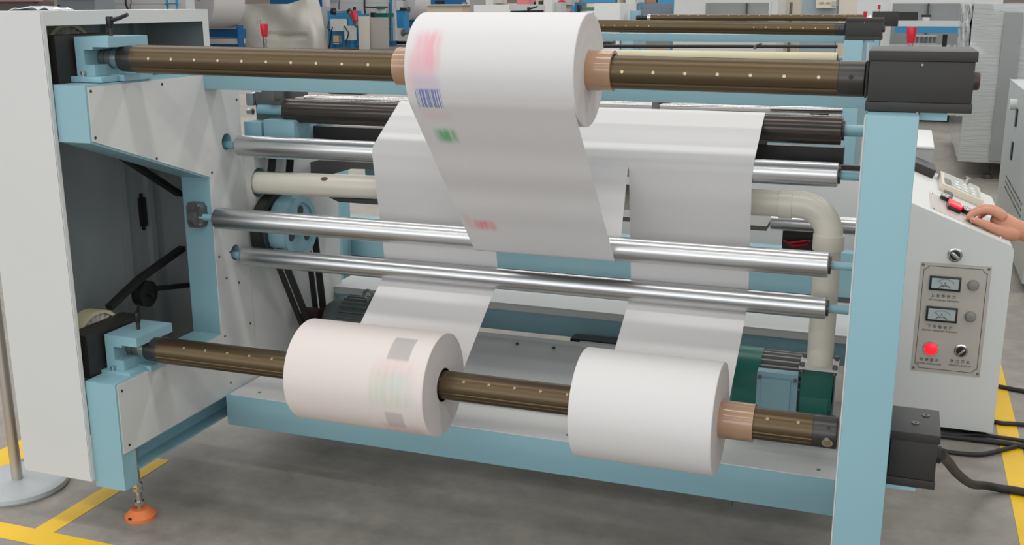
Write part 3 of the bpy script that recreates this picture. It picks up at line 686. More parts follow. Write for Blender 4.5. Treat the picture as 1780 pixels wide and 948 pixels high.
# sloping top: everything on it is tilted with the slope (falls towards +x)
TH = -atan2(.39, 1); RT = Matrix.Rotation(-TH, 4, 'Y')
def on_slope(b, x, y, h=0):
    """b built around the origin with z up; put on the slope at x, y"""
    M_ = Matrix.Translation((x, y, sl(x))) @ RT @ Matrix.Translation((0, 0, h))
    bmesh.ops.transform(b.bm, matrix=M_, verts=b.bm.verts); return b
def onb(*a, **k): return MB().box(*a, **k)
tp = on_slope(onb(-.115, .145, -.17, .17, 0, .0015), .232, 4.06).build('button_plate', PLATE, cb)
for dx in (-.105, .135):
    for dy in (-.16, .16): on_slope(MB().tube((dx, dy, .0015), (dx, dy, .005), .006, .004, 12), .232, 4.06).build('screw', CHROME, tp)
kb = on_slope(onb(-.083, .083, -.17, .17, 0, .028, bev=.004), .243, 4.56).build('tension_controller', mat('beige_casing', (206, 198, 178), .5), cb)
on_slope(onb(-.068, .07, -.145, .145, .028, .0295), .243, 4.56).build('display_panel', mat('display_film', (176, 182, 174), .25), kb)
on_slope(onb(-.072, -.045, -.14, .0, .0294, .0305), .243, 4.56).build('display', mat('display_dark', (86, 90, 86), .3), kb)
on_slope(MB().tube((0, 0, .0295), (0, 0, .055), .013, seg=20), .262, 4.66).build('dial_knob', CHROME, kb)
for i in range(3):
    for j in range(3): on_slope(onb(-.008, .008, -.02, .02, .0295, .031), .225+.03*i, 4.44+.07*j).build('key', mat('key_pale', (210, 214, 208), .4) if (i+j) == 0 else MATS['key_pale'], kb)
on_slope(onb(-.05, .05, -.09, .09, 0, .035, bev=.003), .098, 4.70).build('counter_box', DKBOX, cb)
for x, y, m, r in ((.180, 4.19, BLACK, .02), (.250, 4.09, BLACK, .018)):
    o = on_slope(MB().tube((0, 0, .0015), (0, 0, .016), .02, seg=24), x, y).build('push_button', BLACK, cb)
    on_slope(MB().tube((0, 0, .016), (0, 0, .024), .022, .019, 24), x, y).build('bezel', BEZEL, o)
on_slope(onb(-.016, .016, -.035, .035, .0, .018, bev=.003), .192, 4.30).build('toggle_guard', BLACK, cb)
o = on_slope(onb(-.024, .024, -.05, .05, .0015, .014, bev=.003), .205, 4.07).build('stop_button', BLACK, cb)
on_slope(onb(-.023, .023, -.048, .048, .014, .025, bev=.004), .205, 4.07).build('lens', mat('red_button_lens', (235, 20, 50), .3, emit=((255, 10, 40), .55)), o)
on_slope(MB().tube((0, 0, .0015), (0, 0, .018), .014, seg=20), .267, 3.945).build('speed_knob', BLACK, cb)

# ================================================================== operator's arm
def operator():
    """one continuous surface: arm, palm, thumb and fingers grown as skinned chains and fused"""
    t = thing('person', (.47, 3.95, .68), 'bare hand and forearm of a person turning a knob on the control desk', 'person')
    chains = [
        # arm and palm
        [((.92, 4.06, .77), .055), ((.72, 4.02, .722), .050), ((.56, 3.985, .716), .044), ((.47, 3.965, .720), .0395), ((.425, 3.962, .728), .0365), ((.385, 3.965, .744), .0355), ((.35, 3.968, .762), .0315), ((.325, 3.972, .775), .023)],
        [((.43, 3.975, .730), .025), ((.37, 3.992, .762), .027), ((.335, 4.0, .776), .020)],
        # thumb: leaves the near side of the palm close to the wrist
        [((.42, 3.950, .716), .026), ((.372, 3.930, .724), .0245), ((.332, 3.920, .740), .0190), ((.300, 3.918, .755), .0155), ((.272, 3.924, .763), .0132), ((.254, 3.930, .761), .0092)],
        # index, middle, ring, little finger: arched over the knob
        [((.372, 3.950, .770), .0220), ((.332, 3.945, .794), .0168), ((.300, 3.943, .798), .0145), ((.270, 3.942, .785), .0125), ((.252, 3.942, .768), .0100), ((.247, 3.943, .757), .0068)],
        [((.372, 3.974, .772), .0210), ((.330, 3.973, .799), .0165), ((.297, 3.970, .802), .0142), ((.268, 3.967, .787), .0122), ((.253, 3.965, .769), .0098), ((.249, 3.964, .757), .0068)],
        [((.372, 3.998, .768), .0195), ((.334, 4.001, .793), .0150), ((.304, 3.999, .796), .0132), ((.279, 3.995, .781), .0114), ((.267, 3.992, .764), .0092), ((.263, 3.991, .754), .0066)],
        [((.374, 4.018, .758), .0170), ((.344, 4.026, .778), .0130), ((.320, 4.026, .780), .0116), ((.300, 4.023, .766), .0100), ((.291, 4.021, .752), .0082), ((.288, 4.020, .744), .0060)],
    ]
    verts, edges, rad, roots = [], [], [], []
    for ch in chains:
        roots.append(len(verts))
        for i, (p, r) in enumerate(ch):
            if i: edges.append((len(verts)-1, len(verts)))
            verts.append(Vector(p)-Vector(t.location)); rad.append(r)
    me = bpy.data.meshes.new('arm'); me.from_pydata(verts, edges, [])
    o = bpy.data.objects.new('arm', me); COL.objects.link(o); o.parent = t
    sk = o.modifiers.new('skin', 'SKIN'); sk.use_smooth_shade = True
    lay = me.skin_vertices[0].data if me.skin_vertices else None
    if lay is None:
        bpy.context.view_layer.objects.active = o; bpy.ops.mesh.customdata_skin_add(); lay = me.skin_vertices[0].data
    for i, v in enumerate(lay): v.radius = (rad[i], rad[i]); v.use_root = i in roots
    sb = o.modifiers.new('sub', 'SUBSURF'); sb.levels = sb.render_levels = 2
    rm = o.modifiers.new('fuse', 'REMESH'); rm.mode = 'VOXEL'; rm.voxel_size = .0022; rm.use_smooth_shade = True
    sm_ = o.modifiers.new('smooth', 'SMOOTH'); sm_.factor = .5; sm_.iterations = 4
    dg = bpy.context.evaluated_depsgraph_get(); dg.update()
    nm = bpy.data.meshes.new_from_object(o.evaluated_get(dg)); o.modifiers.clear(); o.data = nm; nm.name = 'arm'
    nm.materials.clear(); nm.materials.append(SKIN)
    for p in nm.polygons: p.use_smooth = True
    n = MB(); bmesh.ops.create_uvsphere(n.bm, u_segments=12, v_segments=8, radius=.0068, matrix=Matrix.Translation((.266, 3.9155, .768)) @ Matrix.Rotation(radians(20), 4, 'Y') @ Matrix.Diagonal((1.25, .75, .4, 1)))
    n.build('thumb_nail', NAIL, t)
operator()

# ================================================================== cables on the right
def cable(pts, r, label):
    P = [Vector(p) for p in pts]; out = []
    for i in range(len(P)-1):
        p0, p1, p2, p3 = P[max(i-1, 0)], P[i], P[i+1], P[min(i+2, len(P)-1)]
        for k in range(8):
            u = k/8; out.append(.5*((2*p1)+(p2-p0)*u+(2*p0-5*p1+4*p2-p3)*u*u+(3*p1-p0-3*p2+p3)*u**3))
    out.append(P[-1]); tag(MB().sweep(out, r, 12).build('cable', BLACKRUB), label, 'cable', 'black cables on the floor')
cable([(.150, 2.43, .50), (.178, 2.62, .408), (.224, 2.9, .26), (.291, 3.22, .095), (.345, 3.36, .035), (.40, 3.40, .0145), (.46, 3.40, .0135), (.8, 3.36, .014)], .013, 'thickest black cable curving down from the lower charcoal box')
cable([(.02, 3.55, .2), (.10, 3.62, .08), (.22, 3.66, .012), (.342, 3.67, .009), (.418, 3.735, .009), (.496, 3.812, .009), (.8, 4.1, .009)], .008, 'thin black cable rising to the right across the yellow tape')
cable([(.06, 3.72, .03), (.20, 3.79, .010), (.352, 3.80, .010), (.424, 3.80, .010), (.498, 3.79, .010), (.9, 3.72, .010)], .009, 'front black cable of the pair in front of the control desk')
cable([(.06, 3.80, .03), (.25, 3.82, .010), (.352, 3.85, .010), (.424, 3.85, .010), (.498, 3.845, .010), (.9, 3.80, .010)], .007, 'rear black cable of the pair in front of the control desk')
cable([(.35, 4.05, .009), (.427, 4.0, .009), (.514, 4.01, .009), (.9, 4.05, .009)], .008, 'black cable coming out under the right edge of the control desk')
cable([(.36, 4.43, .009), (.465, 4.405, .009), (.547, 4.382, .009), (.9, 4.3, .009)], .009, 'farthest black cable crossing the tape beyond the control desk')

# ================================================================== queue post on the left
st = thing('queue_post', (-2.556, 2.40, 0), 'steel queue post on a round grey base left of the machine', 'post')
MB().tube((-2.556, 2.40, 0), (-2.556, 2.40, .026), .15, seg=64, prof=[(0, .150), (.25, .153), (.7, .150), (.93, .138), (1, .125)]).build('base', mat('grey_base', (176, 182, 184), .4), st)
MB().tube((-2.556, 2.40, .024), (-2.556, 2.40, .95), .0165, seg=28).build('pole', STEELPOST, st)
fp_ = MB(); g = [[None]*9 for _ in range(6)]
for i in range(6):
    for j in range(9): g[i][j] = fp_.bm.verts.new((-2.30+.16*j/8+random.uniform(-.004, .004), 2.33+.07*i/5, 1.480+.012*abs(sin(j*1.3+i))*(.3+.7*sin(pi*j/8))))
for i in range(5):
    for j in range(8): fp_.bm.faces.new((g[i][j], g[i][j+1], g[i+1][j+1], g[i+1][j]))
o = fp_.build('plastic_bag', mat('clear_bag', (214, 220, 228), .15, coat=.6), angle=80); tag(o, 'small crumpled clear plastic bag lying on the white end cover', 'bag')
so = o.modifiers.new('thick', 'SOLIDIFY'); so.thickness = .002

# ================================================================== machines standing in a row behind
def move(o, dx, dy, dz=0): o.location = Vector(o.location)+Vector((dx, dy, dz)); return o
DX2, DY2 = -.27, 4.27
RW2 = move(copy_tree(RW), DX2, DY2); RW2['label'] = 'second pale blue rewinding machine standing behind the nearest one'
for c in RW2.children:
    if c.name.startswith('nip_roller'):
        c.data = c.data.copy(); c.data.materials[0] = CREAM; c.location.z -= .022
    if c.name.startswith('spreader_bar'): c.data = c.data.copy(); c.data.materials[0] = BLACK; c.location.z += .004
for src, lab in ((SH1, 'empty bronze shaft of the second machine, right behind the upper roll'), (BX1, 'charcoal box at the end of the second machine\'s shaft'), (BB1, 'bearing block of the second machine with a black clamp lever')):
    move(copy_tree(src), DX2, DY2)['label'] = lab
# third, wider machine: only its upper part rises above the second
t3 = thing('rewinding_machine', (-1.8, 13.2, 0), 'third and farthest rewinding machine with a white end cover', 'machine', 'rewinding machines in a row')
MB().box(-3.60, -3.28, 12.85, 13.7, .15, 1.475, bev=.003).build('end_cover', WHITE, t3)
MB().box(-3.27, -3.12, 12.9, 13.6, 0, 1.25, bev=.003).build('side_frame', BLUE, t3)
MB().box(-.40, -.29, 12.9, 13.6, 0, 1.215, bev=.003).build('side_frame', BLUE, t3)
MB().box(-3.2, -.4, 13.4, 13.5, 1.17, 1.23).build('cross_beam', BLUE, t3)
MB().box(-3.2, -.4, 13.4, 13.5, .3, .42).build('cross_beam', BLUE, t3)
MB().tube((-.33, 13.3, 1.22), (-.33, 13.3, 1.41), .009).build('handle_stem', CHROME, t3); MB().tube((-.33, 13.3, 1.40), (-.33, 13.3, 1.45), .016).build('handle_grip', RED, t3)
t = thing('winding_shaft', (-1.8, 13.09, 1.31), 'farthest bronze shaft, just above the second machine\'s shaft', 'shaft', 'bronze air shafts')
MB().tube((-2.95, 13.09, 1.302), (-.46, 13.09, 1.306), .038, seg=32).build('tube', BRONZE, t)
MB().tube((-2.99, 13.09, 1.302), (-2.95, 13.09, 1.302), .037).build('bearing', CHROME, t); MB().tube((-.46, 13.09, 1.306), (-.39, 13.09, 1.306), .030).build('bearing', CHROME, t)
MB().tube((-3.13, 13.09, 1.302), (-2.99, 13.09, 1.302), .028).build('journal', BLACK, t)
for i in range(20): MB().tube((-2.85+.12*i, 13.058, 1.325), (-2.85+.12*i, 13.052, 1.329), .006, seg=8).build('air_button', MATS['brass_button'], t)
t = thing('bearing_block', (-3.17, 13.05, 1.25), 'pale blue bearing block at the left end of the farthest shaft', 'bearing', 'shaft bearing blocks')
MB().box(-3.22, -3.10, 13.12, 13.2, 1.25, 1.385).box(-3.22, -3.10, 13.0, 13.12, 1.25, 1.262).build('block', BLUE, t)
t = thing('brake_box', (-.25, 13.1, 1.215), 'charcoal box on the farthest machine, behind the second machine\'s box', 'motor box', 'charcoal shaft boxes')
MB().box(-.385, -.11, 12.98, 13.25, 1.216, 1.378, bev=.003).build('housing', DKBOX, t)

# ================================================================== far hall, right side
WC = WHITE
def casing(label, x0, x1, y0, y1, z1, wx0, wx1, wz0, wz1):
    """white machine casing with a window into its dark inside"""
    t = thing('printing_machine', ((x0+x1)/2, (y0+y1)/2, 0), label, 'machine')
    MB().prism([(x0, .1), (x1, .1), (x1, z1), (x0, z1)], 'y', y0, y0+.03, ([(wx0, wz0), (wx0, wz1), (wx1, wz1), (wx1, wz0)],)).build('front_panel', WC, t)
    MB().box(x0, x0+.03, y0+.03, y1, .1, z1).build('side_panel', WC, t); MB().box(x1-.03, x1, y0+.03, y1, .1, z1).build('side_panel', WC, t)
    MB().box(x0+.03, x1-.03, y1-.03, y1, .1, z1).build('back_panel', GREYP, t)
    fr = MB().prism([(wx0-.03, wz0-.03), (wx1+.03, wz0-.03), (wx1+.03, wz1+.03), (wx0-.03, wz1+.03)], 'y', y0-.012, y0, ([(wx0, wz0), (wx0, wz1), (wx1, wz1), (wx1, wz0)],)).build('window_frame', WC, t)
    MB().box((wx0+wx1)/2-.01, (wx0+wx1)/2+.01, y1-.08, y1-.031, wz0, wz1).build('inner_rib', DUSK, t)
    MB().box(x0+.03, x1-.03, y0+.03, y1-.03, .9, .93).build('deck', GREYP, t)
    return t
a = at(1172, 0, 16.5); b = at(1345, 30, 16.5); w0 = at(1227, 5, 16.5); w1_ = at(1335, 40, 16.5)
ta = casing('white machine casing with a dark window, above the farthest shaft', a.x, b.x+.05, 16.5, 17.6, 2.1, w0.x, w1_.x, w1_.z, w0.z)
MB().box(w0.x+.02, w0.x+.5, 17.0, 17.3, w1_.z-.02, w1_.z+.10).build('roller_unit', DKBOX, ta)
a = at(1492, 0, 14.5); b = at(1682, 0, 14.5); w0 = at(1552, 6, 14.5); w1_ = at(1676, 82, 14.5)
tb_ = casing('white machine casing with a blue rail, beyond the charcoal box on the post', a.x, b.x+.4, 14.5, 15.8, 2.1, w0.x, w1_.x, w1_.z, w0.z)
def atbox(name, m, parent, x0, y0, x1, y1, Y, d=.1, bev=0.0):
    a, b = at(x0, y0, Y), at(x1, y1, Y); return MB().box(min(a.x, b.x), max(a.x, b.x), Y, Y+d, min(a.z, b.z), max(a.z, b.z), bev=bev).build(name, m, parent)
atbox('white_rail', WC, tb_, 1562, 36, 1672, 46.5, 14.38, .08); atbox('blue_rail', SKYBLUE, tb_, 1556, 46.5, 1672, 58, 14.36, .1)
atbox('print_head', DKBOX, tb_, 1562, 21, 1595, 36, 14.6, .3); r = atbox('cylinder_cap', BLACK, tb_, 1602, 25.5, 1618, 30, 14.55, .1); atbox('cylinder_body', CHROME, tb_, 1604, 30, 1616, 36, 14.57, .08)
atbox('tool_bar', CHROME, tb_, 1590, 60, 1629, 64, 14.5, .05); atbox('tool_bar', CHROME, tb_, 1588, 75, 1628, 78, 14.5, .05)
for x in (1592, 1600, 1608, 1615, 1622): atbox('tool_holder', GUN, tb_, x, 63, x+4, 75, 14.52, .03)
atbox('hose_bundle', BLACK, tb_, 1639, 60, 1645, 84, 14.5, .05); atbox('bracket', CHROME, tb_, 1653, 72, 1657, 85, 14.5, .03)
# white end columns and a notice board between the two casings
for (x0, x1, l, Y) in ((1345, 1356, 'narrow grey column beside the casing with the dark window', 18.0), (1362, 1390, 'broad cream column left of the notice board', 18.4), (1458, 1494, 'cream column right of the notice board', 18.2)):
    a, b = at(x0, 10, Y), at(x1, 10, Y); o = MB().box(a.x, b.x, Y, Y+.4, 0, 3.2, bev=.01).build('column', mat('cream_column', (216, 208, 194), .7) if 'cream_column' not in MATS else MATS['cream_column']); tag(o, l, 'column')
a, b = at(1373, 4, 18.0), at(1376, 30, 18.0); tag(MB().box(a.x, b.x, 18.0, 18.05, 0, a.z).build('post', GUN), 'thin grey post in front of the broad cream column', 'post')
nb = thing('notice_board', tuple(at(1428, 0, 20)), 'notice board with a dark frame seen over the second machine', 'board')
a, b = at(1392, 22, 20), at(1458, -20, 20); MB().box(a.x, b.x, 20, 20.05, a.z-.9, b.z).build('board', mat('board_blue', (150, 168, 178), .6), nb)
a, b = at(1418, 14, 19.9), at(1455, -20, 19.9); MB().box(a.x, b.x, 19.9, 19.95, a.z, b.z).build('sheet', mat('board_paper', (214, 206, 186), .8), nb)
for x0, x1, y0, y1 in ((1424, 1432, 3, 5), (1436, 1443, 3, 5), (1446, 1452, 2, 10)):
    a, b = at(x0, y1, 19.88), at(x1, y0, 19.88); MB().box(a.x, b.x, 19.88, 19.895, a.z, b.z).build('printed_block', GREYP, nb)
for x in (1394, 1455): ab_ = at(x, 10, 20.06); MB().box(ab_.x-.03, ab_.x+.03, 20.051, 20.11, 0, ab_.z).build('support_post', GUN, nb)
# wrapped pallet load
pt = thing('wrapped_pallet', (.8, 10.3, 0), 'tall grey load wrapped in stretch film on a low stand', 'pallet')
def rough_box(x0, x1, y0, y1, z0, z1, n, amp):
    b = MB(); bmesh.ops.create_cube(b.bm, size=1, matrix=Matrix.Translation(((x0+x1)/2, (y0+y1)/2, (z0+z1)/2)) @ Matrix.Diagonal((x1-x0, y1-y0, z1-z0, 1)))
    bmesh.ops.subdivide_edges(b.bm, edges=b.bm.edges[:], cuts=n, use_grid_fill=True)
    for v in b.bm.verts: v.co += Vector((random.uniform(-amp, amp), random.uniform(-amp, amp), random.uniform(-amp, amp)*.3))
    return b
rough_box(.50, 1.55, 9.9, 12.6, .15, 1.472, 12, .007).build('film_wrap', FILM, pt, angle=70)
MB().box(.745, .885, 9.882, 9.893, .17, 1.40).build('board_strip', mat('grey_strip', (138, 141, 141), .3, coat=.6), pt)
rough_box(.44, .50, 9.93, 10.6, 1.02, 1.46, 5, .015).build('loose_film', FILM, pt, angle=70)
for x, y in ((.75, 10.0), (1.4, 10.0), (.75, 12.3), (1.4, 12.3)): MB().tube((x, y, 0), (x, y, .15), .03, seg=14, prof=[(0, .05), (.25, .045), (.3, .02), (1, .025)]).build('foot', DKSTEEL, pt)
# grey cabinet at the right edge
gc = thing('grey_cabinet', (.95, 7.3, 0), 'grey cabinet with louvres and black latches at the right edge', 'cabinet')
MB().box(.675, 1.5, 6.0, 7.95, .05, .985, bev=.004).build('body', GREYP, gc)
MB().box(.70, 1.45, 6.1, 7.9, 0, .05).build('plinth', DKSTEEL, gc)
for y, z in ((7.22, .80), (7.27, .59)): MB().box(.667, .675, y-.035, y+.035, z-.055, z+.055, bev=.003).build('latch', BLACK, gc)
MB().tube((.675, 7.33, .87), (.635, 7.33, .87), .035, seg=24).build('round_knob', WHITE, gc)
lv0 = None
for r_ in range(3):
    for k in range(11):
        p = (.6745, 7.45-.10*k, .40-.035*r_)
        if lv0 is None: lv0 = MB().box(p[0]-.0015, p[0]+.001, p[1]-.028, p[1]+.028, p[2]-.006, p[2]+.006).build('louvre', BLACK, gc, origin=p)
        else: child_copy(lv0, gc, p)
# white box behind the desk
PBG = mat('box_grey', (150, 152, 152), .5)
wb = thing('white_box', (.05, 4.98, 0), 'plain white steel box standing behind the control desk', 'box')
MB().box(-.12, .145, 4.86, 5.5, .0, .885, bev=.004).build('body', PBG, wb); MB().box(-.122, .148, 4.855, 5.5, .8852, .895, bev=.002).build('lid', WHITE, wb)

# ================================================================== far hall, left side (30 m away)
F = 31.0
def far(name, label, cat, group=None, px=500, Y=F):
    p = at(px, 60, Y); return thing(name, (p.x, Y, 0), label, cat, group)
GROUNDED = {'body', 'white_side', 'front', 'grey_body', 'white_body', 'edge', 'back_panel', 'white_column', 'side', 'frame', 'rack_post', 'column'}
def ab(name, m, parent, x0, y0, x1, y1, Y=F, d=.4, bev=0.0):
    """far box; carcasses that stand on the floor go all the way down to it"""
    a, b = at(x0, y0, Y), at(x1, y1, Y); z0 = 0 if name in GROUNDED or (name == 'door' and y1 > 24) else min(a.z, b.z)
    return MB().box(min(a.x, b.x), max(a.x, b.x), Y, Y+d, z0, max(a.z, b.z), bev=bev).build(name, m, parent)
def farroll(label, px, py, Y, R, length, ang, grp='jumbo paper rolls far behind'):
    c = at(px, py, Y); a = Vector((cos(radians(ang)), sin(radians(ang)), 0)); p0, p1 = c-a*length/2, c+a*length/2
    t = thing('jumbo_roll', tuple(c), label, 'paper roll', grp)
    MB().ring(p0, p1, .12, R, 64).build('winding', PAPER, t, angle=50); MB().ring(p0-a*.02, p1+a*.02, .08, .118, 32).build('core', CARD, t)
farroll('big white paper roll beside the end cover, on a blue stand', 372, -6, F-2, .95, 1.05, 64)
farroll('big white paper roll on a blue arm, left of the upper roll', 722, -2, F+1, .72, .8, 54)
s = far('roll_stand', 'dark blue stand under the big paper roll beside the end cover', 'stand', None, 400)
ab('upper_rail', DEEPBLUE, s, 350, 50, 416, 66, F-1.6); ab('pale_rail', WC, s, 350, 67, 414, 76, F-1.7); ab('lower_rail', DEEPBLUE, s, 350, 77, 414, 90, F-1.6); ab('post', DEEPBLUE, s, 411, 44, 416, 88, F-1.8, .3)
# draped machine
dr = far('draped_machine', 'machine hidden under a creased off-white dust sheet', 'machine', None, 490)
N, Mr = 40, 24
b = MB(); g = []
top = lambda u: 5+ (-6*max(0, (u-.72)/.12) if u > .72 and u < .86 else (-6+ (u-.86)*0 if u >= .86 else 0))
for j in range(Mr+1):
    v = j/Mr; row = []
    for i in range(N+1):
        u = i/N
        xr = 552+ (570-552)*v**.7; x = 417+(xr-417)*u
        y0 = 7 if u < .62 else 7-9*min(1, (u-.62)/.2)
        y = y0+(90-y0)*v
        dep = .35*sin(3.1*u+1.2*v)*.25 + .10*sin(9*u-4*v) + .05*sin(21*u+6*v)+.03*sin(12*u-9*v) + (.18*max(0, 1-abs(v-.60-.12*u)/.06) if .25 < u < .8 else 0) - .5*max(0, (u-.86)/.14)*-1
        p = at(x, y, F-.6-dep*-.9); row.append(b.bm.verts.new(p))
    g.append(row)
for j in range(Mr):
    for i in range(N): b.bm.faces.new((g[j][i], g[j][i+1], g[j+1][i+1], g[j+1][i]))
cl = b.build('dust_sheet', CLOTH, dr, angle=90); so = cl.modifiers.new('thick', 'SOLIDIFY'); so.thickness = .01; so.offset = 1
ab('hidden_body', GREYP, dr, 424, 12, 545, 86, F+.2, 1.2)
ab('printed_mark', GREYP, dr, 446, 34, 448, 42, F-1.05, .02); ab('printed_mark', GREYP, dr, 451, 34, 453, 42, F-1.05, .02); ab('printed_mark', GREYP, dr, 507, 33, 514, 39, F-1.05, .02)
# blue machine right of the drape
bm_ = far('blue_machine', 'bright blue machine with white control boxes and hoses, right of the dust sheet', 'machine', None, 600)
ab('back_panel', DEEPBLUE, bm_, 468, -20, 562, 40, F+2.5); ab('white_column', WC, bm_, 559, -20, 570, 86, F+1.5, .3); ab('blue_body', SKYBLUE, bm_, 569, 19, 610, 84, F, .8); ab('blue_body', SKYBLUE, bm_, 605, 24, 624, 80, F+.3, .8)
ab('switch_box', WC, bm_, 574, 33, 597, 54, F-.3, .25); ab('switch_box', WC, bm_, 598, 45, 615, 70, F-.3, .2); ab('switch_box', BEIGE, bm_, 579, 62, 589, 77, F-.3, .2)
p, q = at(580, 20, F-.3), at(610, 18, F-.3); MB().tube(p, q, .05).build('steel_bar', CHROME, bm_); MB().tube(at(577, 20, F-.35), at(582, 20, F-.35), .11).build('bar_end', BLACK, bm_)
MB().tube(at(608, 21, F-.4), at(621, 46, F-.4), .07).build('grey_cylinder', GUN, bm_); MB().tube(at(606, 22, F-.35), at(610, 19, F-.35), .1).build('cylinder_head', BLACK, bm_)
for pts in (((571, 37), (570, 50), (576, 56), (575, 70), (572, 84)), ((578, 47), (576, 54), (574, 70), (571, 84)), ((598, 45), (606, 57), (604, 66), (601, 72), (603, 82))):
    MB().sweep([at(x, y, F-.45) for x, y in pts], .022, 6).build('hose', BLACK, bm_)
for x0, y0, x1, y1 in ((580, 73, 620, 75), (578, 75, 580, 84), (618, 72, 621, 80)): ab('frame_bar', DEEPBLUE, bm_, x0, y0, x1, y1, F-.3, .1)
rb = far('red_bottle', 'small red bottle hanging on the blue machine', 'bottle', None, 616)
rb.location = at(616, 26, F-.55); c0, c1 = at(614, 19, F-.55), at(619, 36, F-.55); MB().tube(c0, c1, .09, .11, 16).build('body', RED, rb); MB().tube(at(616, 12, F-.55), at(616, 19, F-.55), .05).build('cap', BLACK, rb)
# boards leaning against the machines
for x0, y0, x1, y1, m, l, d in ((624, 28.5, 641, 86, BEIGE, 'cream board standing right of the blue machine', 0), (641.5, 31, 674, 84.5, GREYP, 'wide grey board standing beside the cream board', .1)):
    a, b2 = at(x0, y1, F-.6+d), at(x1, y0, F-.6+d); o = MB().box(a.x, b2.x, F-.6+d, F-.55+d, max(0, a.z), b2.z, bev=.01).build('board', mat('board_%d' % x0, (206, 200, 188) if m is BEIGE else (170, 166, 158), .6)); tag(o, l, 'board')
# white machine behind
wm = far('white_machine', 'long white machine with seams and blue edges behind the boards', 'machine', None, 640, F+3)
for i, (x0, x1) in enumerate(((571, 589), (590, 633), (634, 677))):
    ab('panel', WC if i else GREYP, wm, x0, -25, x1, 4.5, F+3); ab('panel', WC, wm, x0, 5.3, x1, 46, F+3); ab('panel', WC, wm, x0, 46.8, x1, 72, F+3)
ab('blue_edge', SKYBLUE, wm, 677.5, -25, 680, 76, F+2.9, .5); ab('panel', WC, wm, 680.5, -25, 688, 71, F+3); ab('panel', WC, wm, 688.5, 48, 712, 71, F+3.1); ab('toe_space', BLACK, wm, 674, 72, 710, 77, F+3.2)
ab('foot', DEEPBLUE, wm, 676, 72, 683, 79, F+2.7, .3)
MB().sweep([at(x, y, F+2.7) for x, y in ((634, -20), (633.5, 12), (635, 26), (640, 30))], .035, 8).build('hose', BLACK, wm); MB().sweep([at(x, y, F+2.7) for x, y in ((633, 12), (646, 13), (674, 12.5))], .022, 8).build('hose', BLACK, wm)
gp_ = far('green_pump', 'small green pump with a white body on the white machine', 'pump', None, 660); gp_.location = at(660, 29, F+2)
ab('base', DGREEN, gp_, 651, 23, 673, 30, F+2, .5); ab('motor_body', WC, gp_, 654, 14.5, 664, 23, F+2, .3); ab('cap', DGREEN, gp_, 654, 11, 663, 15.5, F+1.9, .3); MB().tube(at(650, 30, F+2.1), at(650, 22, F+2.1), .12).build('filter', BLACK, gp_)
ra_ = far('roll_cradle', 'bright blue arm and rails carrying the big roll left of the upper roll', 'stand', None, 700); ra_.location.y = F
ab('arm_panel', SKYBLUE, ra_, 689, 17, 704, 49, F+.4, .4); ab('arm_box', WC, ra_, 689, 1, 701, 17.5, F+.3, .3); ab('arm_post', SKYBLUE, ra_, 700, 17, 704.5, 55, F-.1, .3); ab('rail', DEEPBLUE, ra_, 704, 37, 722, 43, F+.5, .3); ab('rail', DEEPBLUE, ra_, 704, 44.5, 722, 48, F+.5, .3)
MB().tube(at(696, 15.5, F-.2), at(711, 16.5, F-.2), .05).build('axle', BLACK, ra_); MB().tube(at(709, 16.5, F-.3), at(711.5, 16.5, F-.3), .09).build('hand_wheel', GUN, ra_); MB().tube(at(698, 57, F-.2), at(712, 57, F-.2), .05).build('axle', GUN, ra_); MB().tube(at(699, 57, F-.25), at(702, 57, F-.25), .11).build('hand_wheel', GUN, ra_)
# machines peeping over the end cover
t = far('white_cabinet', 'white cabinet with blue bars showing above the end cover', 'cabinet', None, 230, 26); ab('door', WC, t, 168, -20, 226, 6.5, 26); ab('door', WC, t, 168, 7.5, 226, 30, 26); ab('door', WC, t, 227, -20, 287, 6.5, 26); ab('door', WC, t, 227, 7.5, 287, 30, 26)
ab('blue_bar', SKYBLUE, t, 287, -10, 290, 24, 25.8, .1); ab('blue_bar', SKYBLUE, t, 304, -10, 307, 24, 25.8, .1); ab('blue_bar', SKYBLUE, t, 287, 5.5, 307, 7.5, 25.8, .1); ab('white_side', WC, t, 291, -20, 325, 30, 26.2)
MB().sweep([at(x, y, 25.7) for x, y in ((217, -15), (219, 8), (224, 20))], .03, 8).build('hose', BLACK, t)
t = far('grey_cabinet', 'flat grey cabinet behind the plastic bag on the cover', 'cabinet', None, 130, 24); ab('body', mat('blue_grey', (136, 142, 148), .5), t, 98, -10, 168, 40, 24, .8); ab('top_strip', mat('pink_strip', (206, 150, 160), .6), t, 98, -16, 166, -4, 23.9, .1); ab('latch', BLACK, t, 100, 8, 102, 10.5, 23.95, .04)
o = ab('column', BEIGE, None, 66, -40, 98, 40, 27, .6); tag(o, 'beige column with a black cable at the top left', 'column')
o = ab('cable', BLACK, None, 64.5, -30, 66, 30, 26.8, .05); tag(o, 'black cable hanging beside the beige column', 'cable')
t = far('brown_machine', 'blurry brown and grey machine at the top left corner', 'machine', None, 30, 25); ab('body', mat('warm_grey', (120, 112, 106), .6), t, -20, 3, 64, 60, 25, .8); ab('pink_top', MATS['pink_strip'], t, -20, -8, 62, 2.5, 24.9, .3)
